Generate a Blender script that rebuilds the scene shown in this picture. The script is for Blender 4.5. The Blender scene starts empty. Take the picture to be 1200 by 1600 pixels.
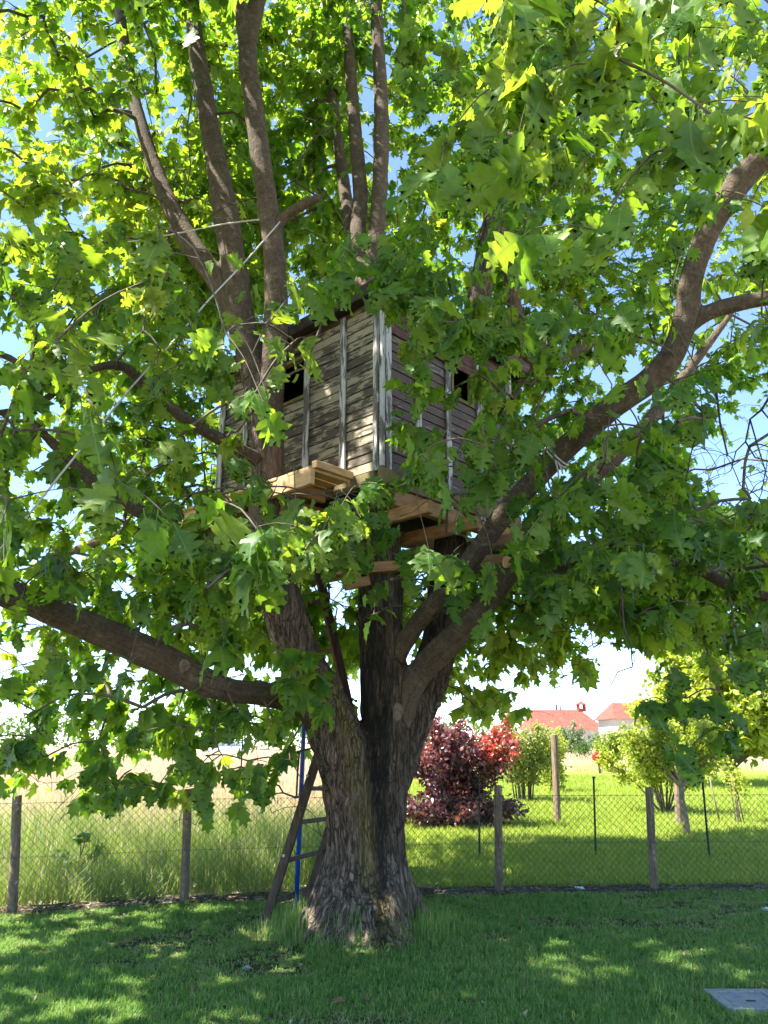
import bpy, bmesh, math, random
import numpy as np
from mathutils import Vector, Matrix
from mathutils.bvhtree import BVHTree

rng = np.random.default_rng(11)
random.seed(11)
S = bpy.context.scene
COL = S.collection

# ------------------------------------------------------------------ camera
F = 1202.0; CX = 600.0; CY = 800.0            # the photograph's lens in photo pixels
PITCH = math.radians(16.7); EYE = np.array([0.0, 0.0, 1.6])
cam_d = bpy.data.cameras.new("camera"); cam = bpy.data.objects.new("camera", cam_d); COL.objects.link(cam)
cam_d.sensor_fit = 'VERTICAL'; cam_d.sensor_height = 36.0; cam_d.lens = F / 1600.0 * 36.0
cam_d.clip_start = 0.05; cam_d.clip_end = 3000
cam.location = EYE; cam.rotation_euler = (math.radians(90) + PITCH, 0, 0)
S.camera = cam

# ------------------------------------------------------------------ sky, sun, exposure
SUN = Vector((-0.55, -0.12, 0.85)).normalized()
w = bpy.data.worlds.new("World"); S.world = w; w.use_nodes = True
wn = w.node_tree; bg = wn.nodes["Background"]
sky = wn.nodes.new("ShaderNodeTexSky"); sky.sky_type = 'NISHITA'; sky.sun_disc = False
sky.sun_elevation = math.asin(SUN.z); sky.sun_rotation = math.atan2(SUN.x, SUN.y)
sky.air_density = 0.62; sky.dust_density = 0.1; sky.ozone_density = 2.2
wn.links.new(sky.outputs[0], bg.inputs[0]); bg.inputs[1].default_value = 0.118
sd = bpy.data.lights.new("sun", 'SUN'); sd.energy = 4.4; sd.angle = math.radians(0.5); sd.color = (1.0, 0.95, 0.86)
so = bpy.data.objects.new("sun", sd); COL.objects.link(so); so.rotation_euler = SUN.to_track_quat('Z', 'Y').to_euler()
so.location = (-20, 5, 30)
S.view_settings.view_transform = 'Standard'; S.view_settings.look = 'None'
S.view_settings.exposure = 2.4; S.view_settings.gamma = 1.0; S.view_settings.use_curve_mapping = False
S.cycles.max_bounces = 14; S.cycles.diffuse_bounces = 8; S.cycles.transmission_bounces = 12; S.cycles.transparent_max_bounces = 8
S.cycles.use_denoising = True

# ------------------------------------------------------------------ geometry of the view (used to measure real positions)
FW = np.array([0, math.cos(PITCH), math.sin(PITCH)]); UP = np.array([0, -math.sin(PITCH), math.cos(PITCH)]); RT = np.array([1.0, 0, 0])
def at(px, py, Y):
    d = FW + RT * (px - CX) / F + UP * (CY - py) / F
    return EYE + d * (Y / d[1])
def ground(px, py, z=0.0):
    d = FW + RT * (px - CX) / F + UP * (CY - py) / F
    return EYE + d * ((z - EYE[2]) / d[2])
def project(P):
    q = np.asarray(P) - EYE
    d = q @ FW
    dd = np.where(d > 0.05, d, 0.05)
    return CX + F * (q @ RT) / dd, CY - F * (q @ UP) / dd, d
def depth(P): return float((np.asarray(P) - EYE) @ FW)

# ------------------------------------------------------------------ helpers
def hash3(i, j, k, s=0):
    n = (i * 374761393 + j * 668265263 + k * 2147483647 % 1274126177 + k * 1103515245 + s * 974711) & 0x7fffffff
    n = ((n ^ (n >> 13)) * 1274126177) & 0x7fffffff
    return ((n ^ (n >> 16)) & 0xffff) / 65535.0
def vnoise(P, s=0):
    P = np.asarray(P, float); I = np.floor(P).astype(np.int64); f = P - I; f = f * f * (3 - 2 * f)
    r = 0
    for a in (0, 1):
        for b in (0, 1):
            for c in (0, 1):
                wgt = (f[:, 0] if a else 1 - f[:, 0]) * (f[:, 1] if b else 1 - f[:, 1]) * (f[:, 2] if c else 1 - f[:, 2])
                r = r + wgt * hash3(I[:, 0] + a, I[:, 1] + b, I[:, 2] + c, s)
    return r
def inpoly(x, y, poly):
    x = np.asarray(x, float); y = np.asarray(y, float); r = np.zeros(x.shape, bool); n = len(poly)
    for i in range(n):
        x1, y1 = poly[i]; x2, y2 = poly[(i + 1) % n]
        if y1 == y2: continue
        c = ((y1 > y) != (y2 > y)) & (x < (x2 - x1) * (y - y1) / (y2 - y1) + x1)
        r ^= c
    return r
WM = {}
def place(o, parent=None, W=None):
    W = W or Matrix.Identity(4)
    COL.objects.link(o); WM[o] = W.copy()
    if parent is not None:
        o.parent = parent; o.matrix_basis = WM[parent].inverted() @ W
    else: o.matrix_basis = W
    return o
def tag(o, label=None, cat=None, group=None, kind=None):
    if label: o['label'] = label
    if cat: o['category'] = cat
    if group: o['group'] = group
    if kind: o['kind'] = kind
    return o
def empty(name, loc, label, cat, group=None):
    o = bpy.data.objects.new(name, None); o.empty_display_size = 0.2
    place(o, None, Matrix.Translation(Vector(loc))); return tag(o, label, cat, group)
def npmesh(name, verts, faces, mat, smooth=False, uv=None, tone=None, vecattr=None, mats=None, midx=None):
    verts = np.asarray(verts, np.float32); faces = np.asarray(faces, np.int32); k = faces.shape[1]
    me = bpy.data.meshes.new(name)
    me.vertices.add(len(verts)); me.vertices.foreach_set("co", verts.ravel())
    me.loops.add(faces.size); me.loops.foreach_set("vertex_index", faces.ravel())
    me.polygons.add(len(faces)); me.polygons.foreach_set("loop_start", np.arange(0, faces.size, k, dtype=np.int32))
    for m in (mats or [mat]): me.materials.append(m)
    if midx is not None: me.polygons.foreach_set("material_index", np.asarray(midx, np.int32))
    me.polygons.foreach_set("use_smooth", np.full(len(faces), smooth))
    if uv is not None:
        l = me.uv_layers.new(name="UVMap"); l.data.foreach_set("uv", np.asarray(uv, np.float32)[faces.ravel()].ravel())
    if tone is not None:
        a = me.attributes.new("tone", 'FLOAT', 'POINT'); a.data.foreach_set("value", np.asarray(tone, np.float32))
    if vecattr is not None:
        for nm, arr in vecattr.items():
            arr = np.asarray(arr, np.float32)
            a = me.attributes.new(nm, 'FLOAT_VECTOR' if arr.ndim == 2 else 'FLOAT', 'POINT')
            a.data.foreach_set("vector" if arr.ndim == 2 else "value", arr.ravel())
    me.update(calc_edges=True); me.validate()
    return me
def mobj(name, me, parent=None, W=None): return place(bpy.data.objects.new(name, me), parent, W)
def bmobj(name, bm, mat, parent=None, W=None, smooth=False, bevel=0):
    if bevel: bmesh.ops.bevel(bm, geom=list(bm.edges), offset=bevel, segments=1, affect='EDGES', clamp_overlap=True)
    bmesh.ops.recalc_face_normals(bm, faces=list(bm.faces))
    me = bpy.data.meshes.new(name); bm.to_mesh(me); bm.free(); me.materials.append(mat)
    if smooth: me.polygons.foreach_set("use_smooth", np.full(len(me.polygons), True))
    return mobj(name, me, parent, W)
def addbox(bm, c, ax, ay, az):
    """box at c with half-extent vectors"""
    c, ax, ay, az = map(lambda v: Vector(v), (c, ax, ay, az))
    vs = [bm.verts.new(c + ax * i + ay * j + az * k) for i in (-1, 1) for j in (-1, 1) for k in (-1, 1)]
    for f in ((0, 1, 3, 2), (4, 6, 7, 5), (0, 4, 5, 1), (2, 3, 7, 6), (0, 2, 6, 4), (1, 5, 7, 3)): bm.faces.new([vs[i] for i in f])
def beam(bm, a, b, wid, hgt, upv=(0, 0, 1)):
    a, b = Vector(a), Vector(b); t = (b - a); L = t.length; t.normalize()
    s = t.cross(Vector(upv)).normalized(); u = s.cross(t).normalized()
    addbox(bm, (a + b) / 2, t * L / 2, s * wid / 2, u * hgt / 2)
def catmull(P, step):
    P = np.asarray(P, float); out = []
    Q = np.vstack([2 * P[0] - P[1], P, 2 * P[-1] - P[-2]])
    for i in range(1, len(Q) - 2):
        n = max(2, int(np.linalg.norm(Q[i + 1, :3] - Q[i, :3]) / step))
        t = np.linspace(0, 1, n, endpoint=False)[:, None]
        a, b, c, d = Q[i - 1], Q[i], Q[i + 1], Q[i + 2]
        out.append(0.5 * (2 * b + (c - a) * t + (2 * a - 5 * b + 4 * c - d) * t**2 + (-a + 3 * b - 3 * c + d) * t**3))
    out.append(Q[-2][None]); return np.vstack(out)
def frames(P):
    T = np.gradient(P, axis=0); T /= np.linalg.norm(T, axis=1)[:, None] + 1e-9
    n = np.cross(T[0], [0, 1, 0.1]); n /= np.linalg.norm(n); N = [n]
    for i in range(1, len(P)):
        n = N[-1] - T[i] * (N[-1] @ T[i]); n /= np.linalg.norm(n) + 1e-9; N.append(n)
    N = np.array(N); return T, N, np.cross(T, N)
def tube(P, R, sides=8, cap=True):
    """verts, quads-as-tris for a tapered tube along P"""
    P = np.asarray(P, float); R = np.broadcast_to(np.asarray(R, float), (len(P),)); T, N, B = frames(P); n = len(P)
    th = np.arange(sides) / sides * 2 * np.pi
    V = (P[:, None] + R[:, None, None] * (np.cos(th)[None, :, None] * N[:, None] + np.sin(th)[None, :, None] * B[:, None])).reshape(-1, 3)
    i = np.arange(n - 1)[:, None] * sides; j = np.arange(sides)[None]; k = (j + 1) % sides
    a, b, c, d = (i + j).ravel(), (i + k).ravel(), (i + sides + k).ravel(), (i + sides + j).ravel()
    Fc = np.vstack([np.c_[a, b, c], np.c_[a, c, d]])
    if cap:
        m = len(V); V = np.vstack([V, P[0], P[-1]]); jj = np.arange(sides); kk = (jj + 1) % sides
        Fc = np.vstack([Fc, np.c_[np.full(sides, m), kk, jj], np.c_[np.full(sides, m + 1), (n - 1) * sides + jj, (n - 1) * sides + kk]])
    return V, Fc
class Soup:
    def __init__(s): s.V = []; s.F = []; s.n = 0; s.T = []
    def add(s, V, Fc, tone=None):
        s.V.append(V); s.F.append(np.asarray(Fc) + s.n); s.n += len(V)
        s.T.append(np.full(len(V), 0.5) if tone is None else np.broadcast_to(tone, (len(V),)))
    def mesh(s, name, mat, smooth=True): return npmesh(name, np.vstack(s.V), np.vstack(s.F), mat, smooth, tone=np.concatenate(s.T))
def tubeobj(name, pts, r, mat, parent=None, sides=8, step=0.08):
    pts = np.asarray(pts, float); q = np.c_[pts, np.broadcast_to(np.asarray(r, float), (len(pts),))]
    q = catmull(q, step) if len(pts) > 2 else q
    V, Fc = tube(q[:, :3], q[:, 3], sides); return mobj(name, npmesh(name, V, Fc, mat, True), parent)

# ------------------------------------------------------------------ material helpers
class NT:
    def __init__(s, name):
        s.m = bpy.data.materials.new(name); s.m.use_nodes = True; s.t = s.m.node_tree; s.N = s.t.nodes; s.L = s.t.links
        s.bsdf = s.N["Principled BSDF"]; s.out = s.N["Material Output"]
    def n(s, typ, **kw):
        o = s.N.new(typ)
        for k, v in kw.items(): setattr(o, k, v)
        return o
    def l(s, a, b): s.L.new(a, b)
    def val(s, sock, v):
        if hasattr(v, 'is_output') or isinstance(v, bpy.types.NodeSocket): s.L.new(v, sock)
        else: sock.default_value = v
    def math(s, op, a, b=0.0, c=None, clamp=False):
        o = s.n('ShaderNodeMath', operation=op); o.use_clamp = clamp; s.val(o.inputs[0], a); s.val(o.inputs[1], b)
        if c is not None: s.val(o.inputs[2], c)
        return o.outputs[0]
    def noise(s, vec, scale, detail=4, rough=0.55, dist=0.0):
        o = s.n('ShaderNodeTexNoise'); o.inputs['Scale'].default_value = scale; o.inputs['Detail'].default_value = detail
        o.inputs['Roughness'].default_value = rough; o.inputs['Distortion'].default_value = dist
        if vec is not None: s.l(vec, o.inputs['Vector'])
        return o.outputs['Fac']
    def ramp(s, fac, stops, interp='LINEAR'):
        o = s.n('ShaderNodeValToRGB'); o.color_ramp.interpolation = interp; e = o.color_ramp.elements
        while len(e) < len(stops): e.new(0.5)
        for el, (p, c) in zip(e, stops): el.position = p; el.color = (*c, 1) if len(c) == 3 else c
        s.val(o.inputs[0], fac); return o.outputs[0]
    def mix(s, fac, a, b, mode='MIX'):
        o = s.n('ShaderNodeMix', data_type='RGBA', blend_type=mode); s.val(o.inputs[0], fac)
        for k, v in ((6, a), (7, b)):
            if isinstance(v, tuple): o.inputs[k].default_value = (*v, 1)
            else: s.l(v, o.inputs[k])
        return o.outputs[2]
    def coord(s, which='Object', scale=(1, 1, 1)):
        if which.startswith('@'):
            a = s.n('ShaderNodeAttribute', attribute_name=which[1:]); v = a.outputs['Vector']
        else: v = s.n('ShaderNodeTexCoord').outputs[which]
        m = s.n('ShaderNodeMapping'); m.inputs['Scale'].default_value = scale; s.l(v, m.inputs['Vector']); return m.outputs[0]
    def attr(s, name): return s.n('ShaderNodeAttribute', attribute_name=name).outputs['Fac']
    def pos(s): return s.n('ShaderNodeNewGeometry').outputs['Position']
    def bump(s, h, strength=0.5, dist=0.01):
        o = s.n('ShaderNodeBump'); o.inputs['Strength'].default_value = strength; o.inputs['Distance'].default_value = dist
        s.l(h, o.inputs['Height']); s.l(o.outputs[0], s.bsdf.inputs['Normal']); return o.outputs[0]
    def done(s, col, rough=0.8, spec=0.3):
        s.val(s.bsdf.inputs['Base Color'], (*col, 1) if isinstance(col, tuple) else col)
        s.val(s.bsdf.inputs['Roughness'], rough); s.bsdf.inputs['Specular IOR Level'].default_value = spec; return s.m

def leafmat(name, stops, tstops, trans=0.5, veins=False, rough=0.45, back=(0.35, (0.14, 0.23, 0.06)), spec=0.28, patch=None):
    m = NT(name); t = m.attr('tone')
    if patch:
        for sc, am in patch: t = m.math('ADD', t, m.math('MULTIPLY', m.math('SUBTRACT', m.noise(m.pos(), sc, 3), 0.5), am))
    col = m.ramp(t, stops); tcol = m.ramp(t, tstops)
    if veins:
        bl_ = m.ramp(m.noise(m.pos(), 24, 3), [(0.35, (0, 0, 0)), (0.65, (1, 1, 1))]); uv = m.n('ShaderNodeTexCoord').outputs['UV']; sx = m.n('ShaderNodeSeparateXYZ'); m.l(uv, sx.inputs[0])
        ax = m.math('ABSOLUTE', m.math('SUBTRACT', sx.outputs[0], 0.5))
        mid = m.math('LESS_THAN', ax, 0.011)
        fr = m.math('FRACT', m.math('MULTIPLY', m.math('SUBTRACT', sx.outputs[1], m.math('MULTIPLY', ax, 0.75)), 6.2))
        sv = m.math('MULTIPLY', m.math('LESS_THAN', m.math('ABSOLUTE', m.math('SUBTRACT', fr, 0.5)), 0.045), 0.7)
        v = m.math('MAXIMUM', mid, sv)
        col = m.mix(m.math('MULTIPLY', v, 0.65), col, (0.32, 0.38, 0.14))
        tcol = m.mix(m.math('MULTIPLY', v, 0.5), tcol, (0.08, 0.13, 0.01))
        sp = m.ramp(m.noise(m.pos(), 90, 2), [(0.70, (0, 0, 0)), (0.74, (1, 1, 1))]); col = m.mix(m.math('MULTIPLY', sp, 0.5), col, (0.12, 0.09, 0.03)); tcol = m.mix(m.math('MULTIPLY', bl_, 0.6), tcol, m.mix(0.5, tcol, (0.05, 0.12, 0.01)))
        bl = m.noise(m.coord('UV', (1, 1, 1)), 7, 3)
        col = m.mix(m.math('MULTIPLY', bl, 0.35), col, (0.02, 0.06, 0.012))
        m.bump(m.math('SUBTRACT', bl, m.math('MULTIPLY', v, 0.5)), 0.35, 0.004)
    bf = m.n('ShaderNodeNewGeometry').outputs['Backfacing']
    col = m.mix(m.math('MULTIPLY', bf, back[0]), col, back[1])
    m.done(col, rough, spec)
    tr = m.n('ShaderNodeBsdfTranslucent'); m.l(tcol, tr.inputs[0])
    ms = m.n('ShaderNodeMixShader'); ms.inputs[0].default_value = trans
    m.l(m.bsdf.outputs[0], ms.inputs[1]); m.l(tr.outputs[0], ms.inputs[2]); m.l(ms.outputs[0], m.out.inputs[0]); return m.m

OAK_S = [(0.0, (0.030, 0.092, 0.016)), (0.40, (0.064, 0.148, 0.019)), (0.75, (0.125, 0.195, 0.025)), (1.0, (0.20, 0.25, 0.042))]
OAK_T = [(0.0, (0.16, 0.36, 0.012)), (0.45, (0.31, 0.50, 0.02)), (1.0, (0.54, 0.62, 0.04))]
M_LEAF_NEAR = leafmat("oak_leaf_near", OAK_S, OAK_T, 0.5, True)
M_LEAF = leafmat("oak_leaf", OAK_S, OAK_T, 0.52, False)

def bark_material():
    m = NT("oak_bark")
    b0 = m.n('ShaderNodeAttribute', attribute_name='bark').outputs['Vector']
    wob = m.n('ShaderNodeTexNoise'); wob.inputs['Scale'].default_value = 7; wob.inputs['Detail'].default_value = 3; m.l(b0, wob.inputs['Vector'])
    wv = m.n('ShaderNodeVectorMath', operation='MULTIPLY_ADD'); m.l(wob.outputs['Color'], wv.inputs[0]); wv.inputs[1].default_value = (0.05, 0.05, 0.05); m.l(b0, wv.inputs[2])
    def st(z):
        q = m.n('ShaderNodeMapping'); q.inputs['Scale'].default_value = (1, 1, z); m.l(wv.outputs[0], q.inputs['Vector']); return q.outputs[0]
    v, v2, v3 = st(0.13), m.coord('@bark', (1, 1, 1)), st(0.4)
    n1 = m.noise(v, 30, 6, 0.7, 0.3); n2 = m.noise(v3, 75, 4, 0.6); n3 = m.noise(v2, 3.0, 4)
    vor = m.n('ShaderNodeTexVoronoi', feature='DISTANCE_TO_EDGE'); vor.inputs['Scale'].default_value = 36; m.l(v, vor.inputs['Vector'])
    vor2 = m.n('ShaderNodeTexVoronoi', feature='DISTANCE_TO_EDGE'); vor2.inputs['Scale'].default_value = 17; m.l(st(0.13), vor2.inputs['Vector'])
    crack = m.math('MAXIMUM', m.math('MULTIPLY', m.math('SUBTRACT', 1.0, m.math('MULTIPLY', vor.outputs['Distance'], 9.0), clamp=True), m.ramp(m.noise(v2, 4, 3), [(0.38, (0, 0, 0)), (0.58, (0.9, 0.9, 0.9))])), m.math('MULTIPLY', m.math('SUBTRACT', 1.0, m.math('MULTIPLY', vor2.outputs['Distance'], 14.0), clamp=True), m.ramp(m.noise(v2, 9, 3), [(0.36, (0, 0, 0)), (0.56, (0.9, 0.9, 0.9))])))
    rough = m.attr('rough')
    base = m.ramp(n1, [(0.40, (0.026, 0.018, 0.013)), (0.50, (0.135, 0.096, 0.070)), (0.63, (0.30, 0.225, 0.17))])
    smooth = m.ramp(m.noise(v2, 9, 5), [(0.3, (0.036, 0.025, 0.014)), (0.55, (0.078, 0.053, 0.030)), (0.75, (0.145, 0.108, 0.068))])
    fine = m.noise(v2, 42, 5, 0.65); smooth = m.mix(m.ramp(fine, [(0.40, (0.75, 0.75, 0.75)), (0.55, (0, 0, 0))]), smooth, (0.024, 0.018, 0.012)); smooth = m.mix(m.ramp(m.noise(v2, 14, 4, 0.7), [(0.58, (0, 0, 0)), (0.70, (0.6, 0.6, 0.6))]), smooth, (0.20, 0.185, 0.14))
    ringn = m.noise(m.coord('@bark', (0.25, 0.25, 1)), 38, 3); smooth = m.mix(m.math('MULTIPLY', m.ramp(ringn, [(0.5, (0, 0, 0)), (0.7, (1, 1, 1))]), 0.3), smooth, (0.17, 0.125, 0.082))
    col = m.mix(rough, smooth, base)
    col = m.mix(m.math('MULTIPLY', m.attr('red'), 0.85), col, m.ramp(n1, [(0.40, (0.040, 0.022, 0.016)), (0.50, (0.17, 0.104, 0.079)), (0.64, (0.32, 0.21, 0.165))]))
    wet = m.attr('wet')
    col = m.mix(m.math('MULTIPLY', m.ramp(wet, [(0.15, (0, 0, 0)), (0.6, (1, 1, 1))]), 0.75), col, m.ramp(n1, [(0.40, (0.014, 0.010, 0.006)), (0.52, (0.065, 0.048, 0.030)), (0.66, (0.13, 0.10, 0.064))]))
    blk = m.math('MULTIPLY', m.ramp(wet, [(0.66, (0, 0, 0)), (0.95, (1, 1, 1))]), m.ramp(m.noise(v3, 12, 4), [(0.36, (0.3, 0.3, 0.3)), (0.55, (1, 1, 1))]))
    col = m.mix(m.math('MULTIPLY', blk, 0.92), col, m.mix(n2, (0.006, 0.006, 0.005), (0.040, 0.036, 0.030)))
    moss = m.math('MULTIPLY', m.attr('moss'), m.ramp(m.noise(v2, 6, 5), [(0.30, (0, 0, 0)), (0.50, (1, 1, 1))]))
    col = m.mix(m.math('MULTIPLY', moss, 0.8), col, m.mix(n1, (0.060, 0.052, 0.010), (0.22, 0.165, 0.032)))
    col = m.mix(m.math('MULTIPLY', m.math('MULTIPLY', crack, rough), 0.85), col, (0.016, 0.012, 0.009))
    col = m.mix(m.math('MULTIPLY', m.math('MULTIPLY', n2, 0.16), m.math('SUBTRACT', 1.0, wet)), col, (0.34, 0.28, 0.22))
    lich = m.ramp(m.noise(v2, 5.5, 3), [(0.73, (0, 0, 0)), (0.77, (1, 1, 1))]); col = m.mix(m.math('MULTIPLY', lich, 0.35), col, (0.32, 0.34, 0.27))
    dots = m.ramp(m.noise(v2, 22, 2), [(0.80, (0, 0, 0)), (0.83, (1, 1, 1))]); col = m.mix(m.math('MULTIPLY', dots, 0.7), col, (0.50, 0.50, 0.46))
    h = m.math('MULTIPLY', m.math('SUBTRACT', n1, m.math('MULTIPLY', crack, 0.8)), rough)
    h = m.math('ADD', h, m.math('MULTIPLY', n2, 0.12)); h = m.math('ADD', h, m.math('MULTIPLY', ringn, 0.08)); h = m.math('ADD', h, m.math('MULTIPLY', fine, m.math('SUBTRACT', 0.35, m.math('MULTIPLY', rough, 0.3))))
    m.bump(h, 1.0, 0.045)
    return m.done(col, m.math('SUBTRACT', 0.9, m.math('MULTIPLY', blk, 0.2)), 0.2)
M_BARK = bark_material()
def simple(name, stops, scale=8, rough=0.85, bump=0.3, stretch=(1, 1, 1), which='Object', spec=0.25, dist=0.006, detail=5):
    m = NT(name); n = m.noise(m.coord(which, stretch), scale, detail); 
    if bump: m.bump(n, bump, dist)
    return m.done(m.ramp(n, stops), rough, spec)
M_TWIG = simple("twig_bark", [(0.3, (0.05, 0.040, 0.030)), (0.7, (0.15, 0.12, 0.09))], 20)
M_POST = simple("grey_post_wood", [(0.3, (0.085, 0.060, 0.038)), (0.55, (0.20, 0.148, 0.10)), (0.75, (0.32, 0.25, 0.18))], 14, stretch=(4, 4, 0.35), bump=0.5)
M_LADDER = simple("dark_red_stained_wood", [(0.3, (0.040, 0.018, 0.014)), (0.7, (0.105, 0.05, 0.038))], 10, stretch=(3, 3, 0.6), rough=0.6, bump=0.3)
M_LADDER2 = simple("dark_brown_stained_wood", [(0.3, (0.035, 0.024, 0.017)), (0.6, (0.085, 0.056, 0.038)), (0.8, (0.16, 0.115, 0.08))], 10, stretch=(3, 3, 0.6), rough=0.7, bump=0.3)
M_PINE = simple("new_pine", [(0.3, (0.42, 0.25, 0.12)), (0.55, (0.56, 0.37, 0.19)), (0.8, (0.66, 0.47, 0.28))], 5, stretch=(1, 1, 6), rough=0.7, bump=0.15)
M_PINE_OLD = simple("orange_brown_beam", [(0.3, (0.22, 0.11, 0.045)), (0.55, (0.34, 0.19, 0.085)), (0.8, (0.42, 0.26, 0.13))], 5, stretch=(1, 1, 6), rough=0.75, bump=0.2)
M_MOSSY = simple("mossy_old_beam", [(0.3, (0.07, 0.055, 0.025)), (0.5, (0.15, 0.125, 0.05)), (0.75, (0.20, 0.17, 0.075))], 7, bump=0.5)
M_BLUE = simple("blue_paint", [(0.2, (0.010, 0.06, 0.30)), (0.8, (0.016, 0.09, 0.40))], 9, rough=0.35, bump=0.05, spec=0.5)
M_ROPE = simple("pale_rope", [(0.3, (0.36, 0.34, 0.30)), (0.7, (0.56, 0.53, 0.48))], 160, bump=0.6)
M_STEEL = simple("dark_green_steel", [(0.3, (0.012, 0.018, 0.016)), (0.7, (0.03, 0.04, 0.036))], 20, rough=0.5, bump=0.05)
M_WIRE = simple("netting_wire", [(0.3, (0.045, 0.06, 0.05)), (0.7, (0.09, 0.11, 0.09))], 20, rough=0.45, bump=0, spec=0.5)
M_BOLT = simple("zinc_bolt", [(0.3, (0.30, 0.29, 0.27)), (0.7, (0.5, 0.48, 0.45))], 30, rough=0.4, bump=0, spec=0.5)
M_DARK = simple("dark_boards", [(0.3, (0.018, 0.014, 0.012)), (0.7, (0.045, 0.036, 0.030))], 12, bump=0.2)
M_BLACK = simple("black_sleeve", [(0.3, (0.012, 0.016, 0.022)), (0.7, (0.022, 0.026, 0.034))], 12, rough=0.5, bump=0.1)
M_LOGEND = simple("cut_log_end", [(0.3, (0.36, 0.17, 0.07)), (0.7, (0.58, 0.34, 0.18))], 18, bump=0.2)
M_WHITE = simple("white_print", [(0.3, (0.6, 0.6, 0.6)), (0.7, (0.75, 0.75, 0.75))], 9, bump=0)

def paint_mat(name, paint, wood1, wood2, cover, stretch):
    m = NT(name); oi = m.n('ShaderNodeObjectInfo').outputs['Random']
    tc = m.n('ShaderNodeTexCoord').outputs['Object']; add = m.n('ShaderNodeVectorMath', operation='ADD'); m.l(tc, add.inputs[0])
    cm = m.n('ShaderNodeCombineXYZ'); m.l(m.math('MULTIPLY', oi, 37.0), cm.inputs[0]); m.l(m.math('MULTIPLY', oi, 19.0), cm.inputs[2]); m.l(cm.outputs[0], add.inputs[1])
    mp = m.n('ShaderNodeMapping'); mp.inputs['Scale'].default_value = stretch; m.l(add.outputs[0], mp.inputs['Vector']); v = mp.outputs[0]
    g = m.noise(v, 30, 5, 0.65); fl = m.noise(v, 9, 6, 0.7, 0.6); big = m.noise(add.outputs[0], 1.8, 3)
    wood = m.mix(g, wood1, wood2)
    mask = m.math('ADD', m.math('ADD', fl, m.math('MULTIPLY', m.math('SUBTRACT', big, 0.5), 0.7)), m.math('MULTIPLY', m.math('SUBTRACT', oi, 0.5), 0.12))
    mask = m.ramp(mask, [(cover - 0.03, (0, 0, 0)), (cover + 0.03, (1, 1, 1))])
    pc = m.mix(m.noise(add.outputs[0], 6, 4), paint, tuple(c * 0.62 for c in paint))
    crack = m.ramp(g, [(0.30, (0, 0, 0)), (0.42, (1, 1, 1))])
    mask = m.math('MULTIPLY', mask, crack)
    m.bump(m.math('ADD', m.math('MULTIPLY', mask, 0.6), m.math('MULTIPLY', g, 0.5)), 0.6, 0.004)
    return m.done(m.mix(mask, wood, pc), 0.75, 0.25)
M_BOARD_L = paint_mat("cream_flaking_boards", (0.37, 0.325, 0.22), (0.036, 0.029, 0.022), (0.125, 0.10, 0.075), 0.51, (0.5, 1, 2.6))
M_BOARD_R = paint_mat("grey_bare_boards", (0.27, 0.235, 0.215), (0.050, 0.032, 0.027), (0.165, 0.12, 0.105), 0.60, (0.5, 1, 2.6))
M_BATTEN = paint_mat("white_flaking_battens", (0.56, 0.55, 0.53), (0.06, 0.052, 0.046), (0.18, 0.16, 0.14), 0.49, (2.6, 2.6, 0.35))
M_FASCIA = simple("red_brown_fascia", [(0.3, (0.045, 0.024, 0.020)), (0.55, (0.105, 0.058, 0.048)), (0.8, (0.16, 0.10, 0.088))], 8, stretch=(1, 1, 3), bump=0.3)
M_ROOF = simple("dark_roof_felt", [(0.3, (0.018, 0.014, 0.013)), (0.7, (0.045, 0.034, 0.03))], 25, bump=0.4)

# ================================================================== GROUND
def ground_mat(name, stops, scales=(0.7, 9, 60)):
    m = NT(name); p = m.pos(); a = m.noise(p, scales[0], 4); b = m.noise(p, scales[1], 4); c = m.noise(p, scales[2], 3)
    f = m.math('ADD', m.math('MULTIPLY', a, 0.4), m.math('ADD', m.math('MULTIPLY', b, 0.35), m.math('MULTIPLY', c, 0.25)))
    m.bump(c, 0.6, 0.03); return m.done(m.ramp(f, stops), 0.95, 0.1)
M_FIELD = ground_mat("field_soil_grass", [(0.35, (0.40, 0.36, 0.18)), (0.5, (0.56, 0.46, 0.31)), (0.65, (0.64, 0.52, 0.40))], (0.05, 0.6, 6))
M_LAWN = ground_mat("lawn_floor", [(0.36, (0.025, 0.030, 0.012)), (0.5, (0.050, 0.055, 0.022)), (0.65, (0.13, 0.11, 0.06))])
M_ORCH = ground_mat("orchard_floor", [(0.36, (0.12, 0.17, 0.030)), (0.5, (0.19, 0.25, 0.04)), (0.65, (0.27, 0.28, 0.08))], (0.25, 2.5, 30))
M_SOIL = ground_mat("bare_soil", [(0.36, (0.035, 0.026, 0.018)), (0.5, (0.085, 0.066, 0.046)), (0.65, (0.16, 0.13, 0.09))], (1.5, 14, 70))

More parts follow.
